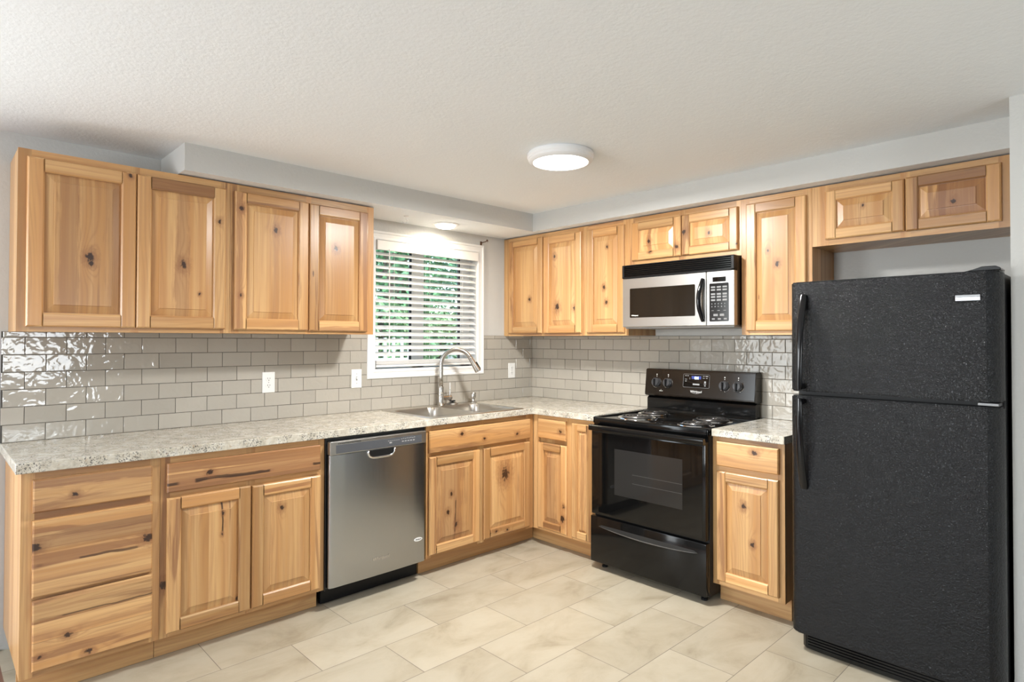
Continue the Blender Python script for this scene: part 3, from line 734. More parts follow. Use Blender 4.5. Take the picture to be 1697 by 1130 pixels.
def in_counter(x, y):
    if -1.44 < x < -.72 and -.59 < y < -.10: return False
    return (y > -D) or (x > -D)
bm = grid_slab([-3.36, -1.44, -.72, -D, -.001], [-1.163, -D, -.59, -.10, -.001], in_counter, .8755, .914, .003)
tag(finish(bm, 'countertop', GRAN), 'long L-shaped speckled cream granite-look countertop with the sink in it', 'countertop', None)
bm = grid_slab([-D, -.001], [-2.313, -1.937], lambda x, y: True, .8755, .914, .003)
tag(finish(bm, 'countertop', GRAN), 'short speckled granite-look countertop piece between range and refrigerator', 'countertop')

# ------------------------------------------------------------------ sink
def sdrr(x, y, x0, x1, y0, y1, r):
    cx, cy = (x0 + x1) / 2, (y0 + y1) / 2
    qx, qy = abs(x - cx) - (x1 - x0) / 2 + r, abs(y - cy) - (y1 - y0) / 2 + r
    return math.hypot(max(qx, 0), max(qy, 0)) + min(max(qx, qy), 0) - r
SX0, SX1, SY0, SY1 = -1.466, -.694, -.622, -.045
bm = bmesh.new(); nx, ny = 130, 92; V = []
for i in range(nx + 1):
    for j in range(ny + 1):
        x = SX0 + (SX1 - SX0) * i / nx; y = SY0 + (SY1 - SY0) * j / ny
        d = min(sdrr(x, y, -1.432, -1.095, -.585, -.135, .06), sdrr(x, y, -1.065, -.728, -.585, -.135, .06))
        o = sdrr(x, y, SX0, SX1, SY0, SY1, .03)
        z = .918 if d > 0 else .918 - .17 * min(1, (-d / .022)) ** 1.2 if d > -.022 else .748 - .01 * min(1, (-d - .022) / .08)
        if d > 0: z = .918 - .002 * max(0, 1 - d / .006)
        if o > -.004: z = .9145
        V.append(bm.verts.new((x, y, z)))
for i in range(nx):
    for j in range(ny):
        a = i * (ny + 1) + j
        q = (V[a], V[a + ny + 1], V[a + ny + 2], V[a + 1])
        c = sum((v.co for v in q), Vector()) / 4
        if sdrr(c.x, c.y, SX0, SX1, SY0, SY1, .03) < .002: bm.faces.new(q)
bmesh.ops.delete(bm, geom=[v for v in bm.verts if not v.link_faces], context='VERTS')
T = Thing('sink', 'stainless steel double-bowl drop-in sink in the long countertop', 'sink', -1.08, -.33, .914)
T.part('sink_bowls', bm, SINKM, angle=.9)
for x in (-1.263, -.897):
    bm = bmesh.new(); lathe(bm, [(0, .7425), (.03, .7425), (.034, .7440), (.044, .7455), (.048, .7400)], (x, -.36, 0), seg=24); T.part('drain', bm, CHROME, angle=.6)

# faucet (gooseneck swung toward the right)
T = Thing('faucet', 'brushed nickel gooseneck pull-down faucet behind the sink', 'faucet', -.998, -.09, .918)
fxx, fyy = -.998, -.088
bm = bmesh.new(); lathe(bm, [(0, .9185), (.026, .9185), (.027, .922), (.022, .927), (.0195, .932), (.0195, .985), (.023, .990), (.023, 1.004), (.0195, 1.008), (.0195, 1.045), (.0175, 1.050), (.014, 1.052), (0, 1.052)], (fxx, fyy, 0), seg=28)
T.part('body', bm, NICKEL, angle=.5)
dx, dy = math.sin(math.radians(48)), -math.cos(math.radians(48)); L = .215; zt = 1.200; Rr = L / 2
pts = [(fxx, fyy, 1.045), (fxx, fyy, 1.12), (fxx, fyy, zt)]
for k in range(1, 23):
    a = PI * k / 26; pts.append((fxx + dx * Rr * (1 - math.cos(a)), fyy + dy * Rr * (1 - math.cos(a)), zt + Rr * math.sin(a)))
bm = bmesh.new(); tube(bm, pts, .0145, 18); T.part('neck', bm, NICKEL, smooth=True)
e = Vector(pts[-1]); dd = (Vector(pts[-1]) - Vector(pts[-2])).normalized()
bm = bmesh.new(); lathe(bm, [(0, -.004), (.0160, -.004), (.0165, .0), (.0155, .012), (.0185, .055), (.0215, .095), (.0215, .108), (.019, .112), (0, .112)], e, dirv=dd, seg=24)
hd = T.part('spray_head', bm, NICKEL, angle=.5)
sd_ = Vector((dx, dy, 0)) ; pp = e + dd * .07 + Vector((dx * .018, dy * .018, .006))
bm = bmesh.new(); tube(bm, [pp - dd * .028, pp + dd * .028], .0075, 10); T.part('spray_button', bm, BLKPL, hd, angle=.6)
bm = bmesh.new(); hz = .968
lathe(bm, [(0, 0), (.0175, 0), (.0175, .052), (.0195, .054), (.0195, .072), (.017, .076), (0, .076)], (fxx + .012, fyy, hz), axis='x', seg=22)
ha = T.part('handle_hub', bm, NICKEL, angle=.5)
bm = bmesh.new(); tube(bm, [(fxx + .075, fyy, hz + .015), (fxx + .079, fyy, hz + .05), (fxx + .080, fyy, hz + .105)], .0045, 10, rad=[.006, .0045, .0045]); T.part('lever', bm, NICKEL, ha, angle=.6)
# soap dispenser
T = Thing('soap_dispenser', 'short brushed nickel soap dispenser cap right of the faucet', 'soap dispenser', -.700, -.085, .918)
bm = bmesh.new(); lathe(bm, [(0, .9185), (.024, .9185), (.024, .922), (.012, .928), (.011, .945), (.018, .950), (.019, .955), (.019, .985), (.0165, .990), (0, .991)], (-.700, -.085, 0), seg=24); T.part('pump_cap', bm, NICKEL, angle=.5)
# strainer resting upside on the ledge
T = Thing('sink_strainer', 'round metal sink strainer resting on the sink ledge beside the faucet', 'strainer', -.895, -.085, .918)
bm = bmesh.new(); lathe(bm, [(0, .9185), (.040, .9185), (.042, .923), (.038, .928), (.030, .929), (.024, .932), (.018, .9345), (0, .9345)], (-.893, -.083, 0), seg=28); T.part('basket', bm, STEELL, angle=.5)
bm = bmesh.new(); lathe(bm, [(0, .934), (.008, .934), (.008, .938), (.021, .939), (.023, .943), (.020, .946), (0, .946)], (-.893, -.083, 0), seg=20); T.part('stopper_knob', bm, BLKPL, angle=.5)

# ------------------------------------------------------------------ outlets + switch
def outlet(xc, zc, label, switch=False):
    y = -.0088
    T = Thing('light_switch' if switch else 'wall_outlet', label, 'switch' if switch else 'outlet', xc, 0, zc - .06, 'A', None)
    bm = bmesh.new(); box(bm, xc - .036, xc + .036, y - .005, y, zc - .059, zc + .059, .002); T.part('cover_plate', bm, PLATE)
    bm = bmesh.new()
    if switch:
        box(bm, xc - .006, xc + .006, y - .0058, y - .0045, zc - .013, zc + .013); t = T.part('switch_slot', bm, PRINTG)
        bm = bmesh.new(); box(bm, xc - .0045, xc + .0045, y - .016, y - .005, zc - .002, zc + .010, .002); T.part('toggle', bm, PLATE)
    else:
        for s in (-1, 1):
            bm = bmesh.new(); c = zc + s * .0195
            pts = [(xc + .0165 * math.cos(a), c + .0165 * math.sin(a) * .86) for a in [2 * PI * k / 20 for k in range(20)]]
            prism(bm, pts, lambda a, b: (a, y - .0045, b), lambda a, b: (a, y - .0068, b)); r = T.part('receptacle', bm, PLATE)
            bm = bmesh.new()
            for q, h in ((-.006, .0085), (.006, .007)): box(bm, xc + q - .0011, xc + q + .0011, y - .0072, y - .006, c + .0035 - h / 2, c + .0035 + h / 2)
            lathe(bm, [(0, 0), (.0024, 0), (.0024, .0012), (0, .0012)], (xc, y - .0066, c - .0075), dirv=(0, -1, 0), seg=10)
            T.part('slots', bm, SLOT, r)
    for zz in ((-.030, .030) if switch else (0,)): bm = bmesh.new(); lathe(bm, [(0, 0), (.003, 0), (.003, .001), (0, .001)], (xc, y - .0048, zc + zz), dirv=(0, -1, 0), seg=10); T.part('screw', bm, PRINTG)
outlet(-2.176, 1.129, 'white duplex outlet on the tile above the left edge of the dishwasher')
outlet(-.242, 1.134, 'white duplex outlet on the tile right of the window, near the corner')
outlet(-1.613, 1.127, 'white toggle light switch on the tile just left of the window', True)

# ------------------------------------------------------------------ dishwasher
T = Thing('dishwasher', 'stainless steel dishwasher with a pocket handle under the long countertop', 'dishwasher', -1.82, -.3, 0)
bm = bmesh.new(); box(bm, -2.128, -1.506, -.60, -.03, .10, .870); T.part('tub_body', bm, BLKMAT)
bm = bmesh.new()
prof = [(-2.122, -.612), (-2.122, -.640), (-2.118, -.647), (-2.10, -.6505)] + [(-2.10 + .545 * k / 8, -.6505 - .004 * math.sin(PI * k / 8)) for k in range(1, 8)] + [(-1.555, -.6505), (-1.537, -.647), (-1.533, -.640), (-1.533, -.612)]
HX0, HX1, HZ0, HZ1 = -1.905, -1.745, .742, .7868
def prz(a, b): prism(bm, prof, lambda x, y: (x, y, a), lambda x, y: (x, y, b))
prz(.117, .7868)
dwd = T.part('door', bm, STEEL, angle=.4)
bm = bmesh.new(); box(bm, -2.123, -1.532, -.653, -.612, .7885, .856, .003); T.part('control_panel', bm, STEELL)
bm = bmesh.new(); box(bm, -2.090, -1.562, -.6538, -.652, .794, .838, .0006); st = T.part('control_strip', bm, PANELG)
bm = bmesh.new()
for k in range(14): box(bm, -2.08 + k * .0095, -2.073 + k * .0095, -.6545, -.6535, .8425, .8455)
T.part('vent_slots', bm, SLOT)
bm = bmesh.new(); r = random.Random(3)
for k in range(6): box(bm, -1.785 + k * .013, -1.776 + k * .013, -.6545, -.6536, .8235, .8255)
for k in range(8): box(bm, -1.700 + k * .012, -1.692 + k * .012, -.6545, -.6536, .826 + .0015 * (k % 2), .829 + .0015 * (k % 2))
for k in range(5): box(bm, -1.695 + k * .018, -1.683 + k * .018, -.6545, -.6536, .811, .8165)
box(bm, -1.775, -1.760, -.6545, -.6536, .811, .818)
T.part('button_marks', bm, PRINTG, st)
# scooped handle pocket: chrome lip around a dark recess
bm = bmesh.new(); o = []
for k in range(25):
    a = PI + PI * k / 24; o.append((-1.825 + .082 * math.copysign(abs(math.cos(a)) ** .45, math.cos(a)), .786 + .040 * math.copysign(abs(math.sin(a)) ** .7, math.sin(a))))
prism(bm, o, lambda x, z: (x, -.6545, z), lambda x, z: (x, -.6565, z)); T.part('handle_recess', bm, SLOT, dwd)
bm = bmesh.new(); tube(bm, [(x, -.657, z) for x, z in o], .0065, 10, flat=.8); T.part('handle_lip', bm, CHROME, dwd, smooth=True, label='polished chrome handle lip')
bm = bmesh.new(); box(bm, -2.112, -1.512, -.536, -.515, .004, .116, .002); tk = T.part('toe_panel', bm, BLKPL)
for x in (-2.100, -1.525):
    bm = bmesh.new(); lathe(bm, [(0, 0), (.008, 0), (.006, .004), (0, .005)], (x, -.536, .085), dirv=(0, -1, 0), seg=12); T.part('screw', bm, BLKENAM, tk, angle=.6)
bm = bmesh.new(); box(bm, -2.131, -2.126, -.618, -.58, .10, .872); box(bm, -2.126, -1.53, -.612, -.60, .860, .872); T.part('edge_gasket', bm, BLKMAT)
text_obj('Whirlpool', .024, (-1.828, -.6557, .206), CHROME, T.o, T.off, shear=.25, name='logo_lettering')
bm = bmesh.new(); prism(bm, [(-1.583 + .028 * math.cos(a), .249 + .0105 * math.sin(a)) for a in [2 * PI * k / 28 for k in range(28)]], lambda x, z: (x, -.651, z), lambda x, z: (x, -.6535, z)); bd_ = T.part('oval_badge', bm, PLATE)
text_obj('Whirlpool', .0095, (-1.583, -.6537, .249), SLOT, bd_, T.off, name='badge_lettering')

# ------------------------------------------------------------------ electric range
T = Thing('electric_range', 'black electric coil range between the base cabinets', 'range', 1.552, -.33, 0, 'B')
rx0, rx1 = 1.170, 1.9285
bm = bmesh.new(); box(bm, rx0, rx1, -.640, -.03, .035, .885); T.part('oven_body', bm, BLKMAT)
bm = bmesh.new()
box(bm, rx0 - .001, rx1 + .001, -.658, -.10, .888, .903, .004)
for a in ((rx0 - .001, rx1 + .001, -.660, -.644), (rx0 - .001, rx1 + .001, -.115, -.100), (rx0 - .001, rx0 + .014, -.660, -.1), (rx1 - .014, rx1 + .001, -.660, -.1)): box(bm, *a, .872, .9095, .004)
T.part('cooktop', bm, BLKENAM, angle=.6)
bm = bmesh.new(); box(bm, rx0 + .001, rx1 - .001, -.652, -.62, .846, .873); T.part('manifold_panel', bm, BLKENAM)
for bx, by, rr in ((1.365, -.475, .100), (1.325, -.235, .082), (1.770, -.500, .082), (1.745, -.262, .100)):
    bm = bmesh.new(); lathe(bm, [(rr + .020, .904), (rr + .018, .9085), (rr + .010, .9085), (rr + .004, .905), (rr - .015, .893), (.03, .891), (0, .891)], (bx, by, 0), seg=40); dp = T.part('drip_bowl', bm, CHROME, angle=.7)
    bm = bmesh.new(); pts = []; turns = 4 if rr > .09 else 3.3
    n = int(turns * 36)
    for k in range(n + 1):
        a = 2 * PI * k / 36; q = .018 + (rr - .018) * k / n; pts.append((bx + q * math.cos(a), by + q * math.sin(a), .9135))
    pts.append((bx + (rr + .004), by - .0, .905))
    tube(bm, pts, .0052, 8); 
    T.part('coil_burner', bm, COIL, smooth=True)
# backguard
bm = bmesh.new(); prism(bm, [(-.030, .905), (-.100, .905), (-.088, .922), (-.088, .992), (-.070, 1.004), (-.030, 1.004)], lambda y, z: (rx0 + .006, y, z), lambda y, z: (rx1 - .006, y, z)); T.part('backguard_base', bm, BLKENAM)
bm = bmesh.new()
pr = [(-.018, 1.004), (-.018, 1.178), (-.024, 1.186), (-.086, 1.186), (-.094, 1.180), (-.112, 1.018), (-.108, 1.010), (-.085, 1.004)]
prism(bm, pr, lambda y, z: (rx0, y, z), lambda y, z: (rx1, y, z)); bmesh.ops.bevel(bm, geom=[e for e in bm.edges], offset=.003, segments=2, affect='EDGES')
cpn = T.part('control_console', bm, plain('console_black', (.014, .010, .007), .15, 0, .35), angle=.5)
def cy(z): return -.094 - (1.180 - z) / .162 * .018
nrm = Vector((0, -.162, .018)).normalized(); nrm = Vector((0, -.9939, .1104))
bm = bmesh.new()
for kx in (1.258, 1.344, 1.736, 1.823):
    b2 = bmesh.new(); kz = 1.098; ky = cy(kz)
    pts = []
    for k in range(29):
        a = math.radians(-235 + 290 * k / 28); pts.append((kx + .034 * math.cos(a), ky - .0015 - .11 * 0, kz + .034 * math.sin(a)))
    tube(b2, [(p[0], cy(p[2]) - .0012, p[2]) for p in pts], .0015, 6); T.part('dial_ring', b2, CHROME)
    b2 = bmesh.new(); lathe(b2, [(.029, 0), (.029, .006), (.026, .010), (.0255, .024), (.022, .027), (0, .027)], (kx, ky, kz), dirv=nrm, seg=28)
    kn = T.part('control_knob', b2, plain('knob_black', (.045, .045, .048), .28), angle=.5)
    b2 = bmesh.new(); c = Vector((kx, ky, kz)) + nrm * .028; box(b2, kx - .0055, kx + .0055, c.y - .008, c.y + .006, kz - .024, kz + .024, .002); T.part('knob_grip', b2, BLACK, kn)
    b2 = bmesh.new(); box(b2, kx - .003, kx + .003, cy(1.150) - .0007, cy(1.150) + .002, 1.146, 1.153); box(b2, kx - .002, kx + .002, cy(1.139) - .0007, cy(1.139) + .002, 1.135, 1.140); T.part('dial_marks', b2, PRINT)
b2 = bmesh.new(); o = rrect(1.456, 1.637, 1.078, 1.160, .006)
prism(b2, o, lambda x, z: (x, cy(z) - .002, z), lambda x, z: (x, cy(z) + .004, z)); dp = T.part('clock_panel', b2, DGLASS)
b2 = bmesh.new(); tube(b2, [(x, cy(z) - .0022, z) for x, z in o], .0007, 5, closed=True); T.part('clock_panel_outline', b2, PRINTG, dp)
b2 = bmesh.new(); box(b2, 1.514, 1.580, cy(1.138) - .0028, cy(1.138) - .001, 1.124, 1.150, .0008); T.part('clock_window', b2, LEDG, dp)
text_obj('0M', .023, (1.549, cy(1.138) - .0035, 1.137), LED, dp, T.off, name='clock_digits')
b2 = bmesh.new()
for (x, z, ww, hh) in ((1.468, 1.150, .010, .003), (1.484, 1.150, .010, .003), (1.468, 1.128, .014, .003), (1.468, 1.116, .012, .003), (1.500, 1.137, .004, .003), (1.500, 1.130, .004, .003), (1.592, 1.150, .012, .003), (1.610, 1.150, .018, .004), (1.592, 1.138, .012, .003), (1.612, 1.138, .012, .003), (1.602, 1.114, .012, .010), (1.600, 1.103, .016, .004), (1.603, 1.092, .010, .006), (1.524, 1.098, .046, .009)):
    box(b2, x, x + ww, cy(z) - .003, cy(z) - .0015, z - hh / 2, z + hh / 2)
T.part('keypad_marks', b2, PRINTG, dp)
text_obj('Whirlpool', .019, (1.547, cy(1.052) - .0008, 1.052), PRINT, cpn, T.off, name='logo_lettering', shear=.15)
b2 = bmesh.new(); pts = [(1.546 + .030 * math.cos(a), cy(1.050) - .001, 1.051 + .011 * math.sin(a)) for a in [math.radians(140 + 200 * k / 16) for k in range(17)]]; tube(b2, pts, .0007, 5); T.part('logo_swoosh', b2, PRINT, cpn)
b2 = bmesh.new(); box(b2, 1.282, 1.308, cy(1.044) - .0008, cy(1.044) + .001, 1.042, 1.045); box(b2, 1.294, 1.296, cy(1.05) - .0008, cy(1.05) + .001, 1.049, 1.053); T.part('indicator_mark', b2, PRINT)
# oven door
bm = bmesh.new(); box(bm, rx0 + .003, rx1 - .003, -.680, -.642, .330, .845, .004)
od = T.part('oven_door', bm, BLKENAM, angle=.6)
bm = bmesh.new(); box(bm, rx0 + .055, rx1 - .020, -.6815, -.679, .345, .822, .0008); T.part('door_glass', bm, DGLASS, od)
bm = bmesh.new(); box(bm, 1.345, 1.792, -.6822, -.6805, .470, .738, .0003); T.part('viewing_window', bm, plain('oven_window', (.022, .021, .020), .09, 0, .4), od)
bm = bmesh.new()
for z in (.555, .605): box(bm, 1.47, 1.79, -.6826, -.6818, z - .001, z + .001)
T.part('rack_lines', bm, plain('rack_grey', (.07, .07, .068), .4), od)
bm = bmesh.new()
prism(bm, [(-.680, .838), (-.688, .868), (-.702, .867), (-.709, .860), (-.709, .838), (-.702, .831), (-.680, .832)], lambda y, z: (rx0, y, z), lambda y, z: (rx1 - .001, y, z)); bmesh.ops.bevel(bm, geom=bm.edges[:], offset=.002, segments=1, affect='EDGES')
T.part('door_handle', bm, BLKENAM, od, angle=.6)
# storage drawer
bm = bmesh.new(); box(bm, rx0 - .002, rx1 + .002, -.684, -.642, .044, .318, .005)
dr = T.part('storage_drawer', bm, BLKENAM, angle=.6)
bm = bmesh.new(); o = [(1.232, .262)] + [(1.232 + .648 * k / 20, .262 - .020 * math.sin(PI * k / 20) ** .8) for k in range(1, 20)] + [(1.880, .262)]
tube(bm, [(x, -.6845, z) for x, z in o], .0045, 8, rad=[.0006] + [.001 + .0022 * math.sin(PI * k / 20) for k in range(1, 20)] + [.0006]); T.part('drawer_pull_lip', bm, plain('pull_highlight', (.20, .20, .20), .3, .9), dr, smooth=True, label='curved lower lip of the drawer pull, its highlight coloured in as pale metal')  # pale metal colour stands in for the highlight on the black lip
bm = bmesh.new(); o2 = [(x, z + .002) for x, z in o] + [(1.86, .272), (1.25, .272)]
prism(bm, o2, lambda x, z: (x, -.6835, z), lambda x, z: (x, -.6848, z)); T.part('drawer_pull_recess', bm, BLKMAT, dr)
for x in (rx0 + .05, rx1 - .05):
    for y in (-.61, -.08):
        bm = bmesh.new(); lathe(bm, [(0, .0005), (.017, .0005), (.017, .012), (.009, .014), (.009, .036), (0, .036)], (x, y, 0), seg=16); T.part('foot', bm, BLKPL, angle=.6)

# ------------------------------------------------------------------ microwave
T = Thing('microwave', 'stainless and black over-the-range microwave hung under the short cabinet', 'microwave', 1.567, -.2, 1.455, 'B')
mx0, mx1 = 1.190, 1.942
bm = bmesh.new(); box(bm, mx0 + .002, mx1 - .001, -.350, -.004, 1.462, 1.8505, .002); T.part('case', bm, BROWNBLK)
bm = bmesh.new(); box(bm, mx0, mx1, -.380, -.350, 1.768, 1.8505, .002)
for a in ((mx0, mx1, 1.768, 1.776), (mx0, mx1, 1.8445, 1.8505), (mx0, mx0 + .014, 1.768, 1.8505), (mx1 - .018, mx1, 1.768, 1.8505)): box(bm, a[0], a[1], -.393, -.378, a[2], a[3], .002)
vb = T.part('vent_surround', bm, BLKPL)
bm = bmesh.new()
for k in range(6): prism(bm, [(-.386, 1.780 + k * .0115), (-.394, 1.777 + k * .0115), (-.3945, 1.7805 + k * .0115), (-.386, 1.7855 + k * .0115)], lambda y, z: (mx0 + .015, y, z), lambda y, z: (mx1 - .018, y, z))
T.part('vent_louvres', bm, BLKENAM, vb)
bm = bmesh.new(); box(bm, mx0, 1.7715, -.388, -.350, 1.458, 1.7665, .004); md = T.part('door', bm, STEELL)
bm = bmesh.new(); prism(bm, rrect(1.247, 1.702, 1.517, 1.701, .006), lambda x, z: (x, -.3895, z), lambda x, z: (x, -.380, z)); wn_ = T.part('door_window', bm, plain('microwave_window', (.010, .008, .006), .07, 0, .35), md)
text_obj('Whirlpool', .012, (1.284, -.3898, 1.530), PRINT, wn_, T.off, name='logo_lettering', shear=.2)
bm = bmesh.new(); pts = smooth_path([(1.752, -.390, 1.727), (1.750, -.402, 1.700), (1.743, -.416, 1.650), (1.741, -.420, 1.607), (1.743, -.416, 1.560), (1.750, -.402, 1.512), (1.753, -.390, 1.486)], 6)
tube(bm, pts, .012, 12, rad=[.011 + .002 * math.sin(PI * i / (len(pts) - 1)) for i in range(len(pts))]); T.part('door_handle', bm, BLACK, md, smooth=True, label='glossy black bowed handle')
bm = bmesh.new(); box(bm, 1.7735, mx1, -.388, -.350, 1.458, 1.7665, .004); cp = T.part('control_panel', bm, STEELL)
bm = bmesh.new(); box(bm, 1.812, 1.892, -.3895, -.386, 1.706, 1.733, .001); T.part('display_window', bm, DGLASS, cp)
bm = bmesh.new(); prism(bm, rrect(1.793, 1.909, 1.482, 1.698, .006), lambda x, z: (x, -.3895, z), lambda x, z: (x, -.384, z)); kp = T.part('keypad', bm, BLACK, cp)
bm = bmesh.new()
def key(x, z, ww, hh): box(bm, x, x + ww, -.3902, -.389, z, z + hh)
for z in (1.672, 1.656): 
    for k in range(3): key(1.803 + k * .035, z, .026, .009)
for z in (1.632, 1.616, 1.598):
    for k in range(3): key(1.803 + k * .035, z, .026, .010)
for z in (1.576, 1.560):
    for k in range(5): key(1.806 + k * .0195, z + .003, .0045, .006)
for k in range(3): key(1.806 + k * .036, 1.542, .014, .003)
key(1.818, 1.512, .026, .013); key(1.856, 1.512, .026, .013)
for k in range(3): key(1.808 + k * .036, 1.492, .018, .009)
T.part('keys', bm, plain('key_print', (.20, .20, .20), .5), kp)
bm = bmesh.new(); box(bm, mx0 + .01, mx1 - .01, -.370, -.02, 1.448, 1.463, .003); T.part('underside_panel', bm, plain('underside_grey', (.33, .32, .31), .4))

# ------------------------------------------------------------------ refrigerator
T = Thing('refrigerator', 'black textured top-freezer refrigerator at the right', 'refrigerator', 2.784, -.42, 0, 'B')
q0, q1 = 2.405, 3.163
bm = bmesh.new(); box(bm, q0 + .006, q1 - .006, -.715, -.06, .06, 1.628, .004); T.part('cabinet_body', bm, BLKPL)
def door_prof():
    P = [(q0 + .004, -.722)]
    r = .034
    for k in range(9):
        a = math.radians(180 + 90 * k / 8); P.append((q0 + r + r * math.cos(a), -.766 + r * math.sin(a)))
    P.append((q1 - .047, -.8005))
    for t, y in ((.036, -.7935), (.024, -.780), (.013, -.762), (.005, -.744)): P.append((q1 - t, y))
    P.append((q1 - .003, -.722)); return P
def fridge_door(name, z0, z1):
    bm = bmesh.new(); P = door_prof()
    prism(bm, P, lambda x, y: (x, y, z0), lambda x, y: (x, y, z1))
    es = [e for e in bm.edges if abs(e.verts[0].co.z - e.verts[1].co.z) < 1e-5]
    bmesh.ops.bevel(bm, geom=es, offset=.005, segments=2, affect='EDGES')
    return T.part(name, bm, PEB, angle=.5)
fd = fridge_door('freezer_door', 1.150, 1.635); rd = fridge_door('fresh_food_door', .082, 1.131)
bm = bmesh.new(); box(bm, q0 + .012, q1 - .012, -.722, -.715, .09, 1.625); T.part('door_gasket', bm, plain('gasket_black', (.012, .012, .012), .6))
def handle(z0, z1, flip, parent):
    bm = bmesh.new(); n = 24; rings = []
    for i in range(n + 1):
        t = i / n; tt = t if flip else 1 - t       # tt = 0 at the shared middle end
        xc = 2.464 + .004 * tt; hw = .0135 + .0035 * tt; out = .004 + .044 * (1 - tt ** 2.6) + .006 * math.sin(PI * tt)
        z = z0 + (z1 - z0) * t; e = min(t, 1 - t); w_ = hw * (.75 + .25 * min(1, e / .03))
        rings.append([bm.verts.new((xc + w_ * math.cos(2 * PI * a / 14), -.800 - out + .0095 * math.sin(2 * PI * a / 14), z)) for a in range(14)])
    for a, b in zip(rings, rings[1:]):
        for k in range(14): bm.faces.new((a[k], a[(k + 1) % 14], b[(k + 1) % 14], b[k]))
    bm.faces.new(rings[0][::-1]); bm.faces.new(rings[-1])
    z = z0 + .014 if flip else z1 - .014
    box(bm, 2.454, 2.474, -.846, -.799, z - .012, z + .012, .003)
    T.part('door_handle', bm, BLACK, parent, angle=.6, label='smooth glossy black curved handle')
handle(1.160, 1.578, True, fd); handle(.722, 1.122, False, rd)
bm = bmesh.new(); box(bm, 3.021, 3.101, -.8045, -.799, 1.524, 1.549, .002); bdg = T.part('name_badge', bm, BLACK, fd)
bm = bmesh.new(); box(bm, 3.023, 3.100, -.806, -.804, 1.525, 1.539, .001); T.part('badge_plate', bm, plain('badge_silver', (.33, .34, .35), .35, .9), bdg, label='blank silver badge plate')
bm = bmesh.new(); prism(bm, [(3.045, 1.636), (3.075, 1.643), (3.100, 1.652), (3.142, 1.652), (3.156, 1.644), (3.158, 1.636)], lambda x, z: (x, -.780, z), lambda x, z: (x, -.69, z)); bmesh.ops.bevel(bm, geom=bm.edges[:], offset=.002, segments=1, affect='EDGES'); T.part('hinge_cover', bm, BLKENAM)
bm = bmesh.new(); box(bm, 3.085, 3.150, -.785, -.70, 1.1345, 1.1465, .002); T.part('middle_hinge', bm, plain('hinge_grey', (.12, .12, .12), .35, .8))
bm = bmesh.new(); g0 = [(q0 + .03, -.70), (q0 + .032, -.742), (q0 + .05, -.760)] + [(q0 + .05 + (q1 - q0 - .10) * k / 8, -.760 - .006 * math.sin(PI * k / 8)) for k in range(1, 8)] + [(q1 - .05, -.760), (q1 - .032, -.742), (q1 - .03, -.70)]
prism(bm, g0, lambda x, y: (x, y, .006), lambda x, y: (x, y, .078)); bmesh.ops.bevel(bm, geom=bm.edges[:], offset=.004, segments=2, affect='EDGES'); gr = T.part('toe_grille', bm, BLKENAM, angle=.5)
bm = bmesh.new()
for k in range(4): tube(bm, [(q0 + .06, -.762, .024 + k * .012), (q0 + .3, -.768, .024 + k * .012), (q1 - .06, -.762, .024 + k * .012)], .003, 6)
T.part('grille_bars', bm, BLACK, gr)
for x in (q0 + .06, q1 - .06):
    for y in (-.66, -.12): bm = bmesh.new(); lathe(bm, [(0, .0005), (.02, .0005), (.02, .03), (.012, .035), (.012, .062), (0, .062)], (x, y, 0), seg=14); T.part('foot', bm, BLKPL, angle=.6)

# ------------------------------------------------------------------ outside the window
gmat, gn, gb = newmat('lawn'); gg = G(gn)
gn.links.new(gg.mix(gg.noise(gg.pos(), 3, 5), (.05, .09, .02), (.13, .20, .05)), gb.inputs['Base Color']); gb.inputs['Roughness'].default_value = .9
bm = bmesh.new(); box(bm, -16, 16, .145, 34, -.30, -.12); struct(finish(bm, 'ground', gmat), 'back yard lawn')
def plant(name, label, cat, x, y, h, r, hz, mat, tm, seed, n, trunk=.05, group=None, leaf=.10):
    rr = random.Random(seed); t = Thing(name, label, cat, x, y, -.12, 'A', group)
    bm = bmesh.new(); tube(bm, smooth_path([(x, y, -.12), (x + .03 * r, y, h * .3), (x - .05 * r, y + .03, h * .6), (x, y, h * .92)]), trunk, 8, rad=None)
    for k in range(7):
        a = rr.uniform(0, 6.28); z = rr.uniform(hz, h * .8); tube(bm, [(x, y, z), (x + math.cos(a) * r * .6, y + math.sin(a) * r * .6, z + .25 * r)], trunk * .4, 5)
    t.part('trunk', bm, tm)
    bm = bmesh.new()
    for k in range(n):
        th = rr.uniform(0, 2 * PI); u = rr.random() ** .4; ph = rr.uniform(-1, 1)
        px = x + r * u * math.cos(th) * math.sqrt(max(0, 1 - ph * ph)) * (1 + .15 * math.sin(5 * th)); py = y + r * u * math.sin(th) * math.sqrt(max(0, 1 - ph * ph))
        pz = (h + hz) / 2 + (h - hz) / 2 * ph * (.85 + .15 * math.sin(3 * th + seed))
        c = Vector((px, py, pz)); a = Vector((rr.gauss(0, 1), rr.gauss(0, 1), rr.gauss(0, 1))).normalized(); b = a.orthogonal().normalized(); b = (Matrix.Rotation(rr.uniform(0, 6.28), 3, a) @ b)
        s = leaf * rr.uniform(.6, 1.3); cc = a.cross(b)
        vs = [bm.verts.new(c - b * s), bm.verts.new(c - cc * s * .45 + a * s * .1), bm.verts.new(c + b * s), bm.verts.new(c + cc * s * .45 + a * s * .1)]
        bm.faces.new(vs)
    me = bpy.data.meshes.new('foliage'); bmesh.ops.translate(bm, verts=bm.verts, vec=(-x, -y, .12)); bm.to_mesh(me); bm.free(); link('foliage', me, mat, t.o)
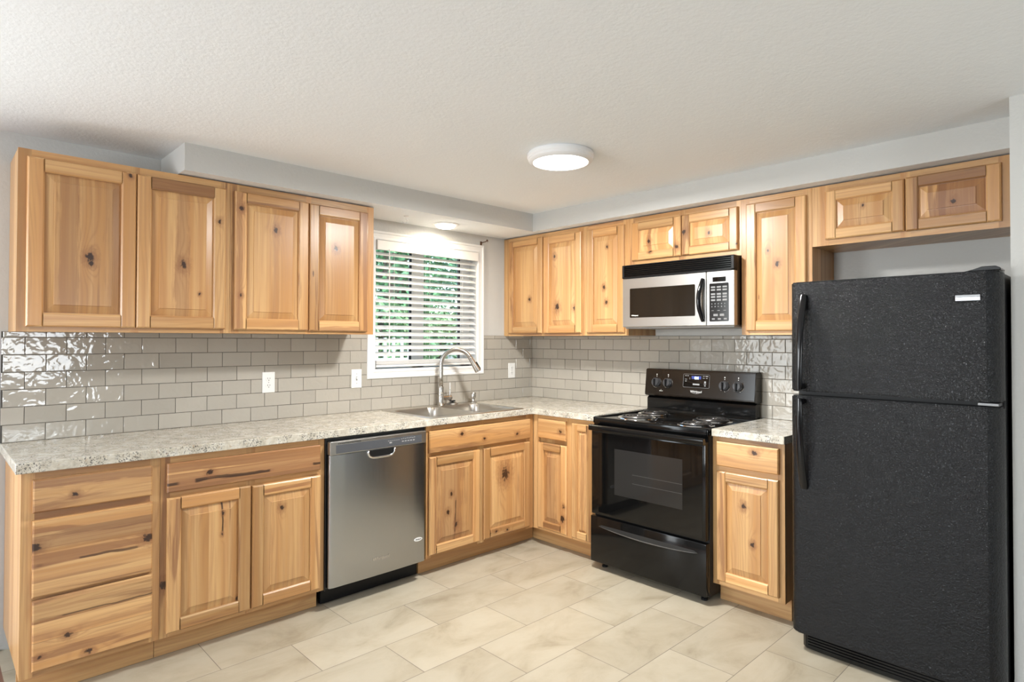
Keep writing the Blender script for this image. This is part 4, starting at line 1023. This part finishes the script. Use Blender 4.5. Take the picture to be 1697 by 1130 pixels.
F1 = foliage_mat('leaf_green', (.06, .16, .07), (.18, .30, .15)); F2 = foliage_mat('leaf_dark', (.035, .12, .06), (.09, .24, .10)); F3 = foliage_mat('leaf_blue', (.07, .19, .13), (.18, .33, .22))
BARK = plain('bark', (.11, .085, .07), .9)
plant('shrub', 'bright green leafy shrub outside, behind the white railing in the left pane', 'shrub', 1.5, 4.7, 2.0, .8, .3, F1, BARK, 1, 2600, leaf=.07)
plant('shrub', 'bright green shrub outside, filling the lower right window pane', 'shrub', 3.3, 5.5, 1.9, .9, .3, F1, BARK, 2, 2600, leaf=.07)
plant('tree', 'dark green tree outside, high in the left window pane', 'tree', 4.3, 8.8, 5.2, 1.4, .9, F2, BARK, 3, 3000, .14, leaf=.11)
plant('tree', 'blue-green tree outside, at the right edge of the window', 'tree', 7.3, 8.9, 5.0, 1.3, 1.0, F3, BARK, 4, 2400, .14, leaf=.11)
plant('tree', 'large tree outside with a grey trunk, farthest back in the right pane', 'tree', 7.6, 13.2, 6.4, 2.2, 1.9, F2, BARK, 5, 3200, .2, leaf=.14)
FW = plain('white_railing_paint', (.78, .80, .82), .5)
t = Thing('picket_railing', 'white picket railing in the back yard beyond the window', 'railing', 1.0, 3.2, -.12)
bm = bmesh.new()
for k in range(11): x = -.4 + k * .125; box(bm, x, x + .028, 3.19, 3.22, -.08, 1.40)
t.part('pickets', bm, FW)
for zr in (-.05, 1.10): bm = bmesh.new(); box(bm, -.45, 1.04, 3.175, 3.235, zr, zr + .04); t.part('rail', bm, FW)
for x in (-.49, .98): bm = bmesh.new(); box(bm, x, x + .09, 3.16, 3.25, -.125, 1.30); t.part('post', bm, FW)
pm, pn, pb = newmat('weathered_boards'); pg = G(pn)
pn.links.new(pg.mix(pg.noise(pg.vmath('MULTIPLY', pg.pos(), (9, 1, .8)), 1, 3), (.13, .15, .18), (.26, .29, .33)), pb.inputs['Base Color'])
bm = bmesh.new()
for k in range(70): x = -2 + k * .15; box(bm, x, x + .142, 6.6, 6.625, -.125, 1.40 + .01 * (k % 3))
tag(finish(bm, 'board_fence', pm), 'weathered blue-grey board fence beyond the garden shrubs', 'fence')
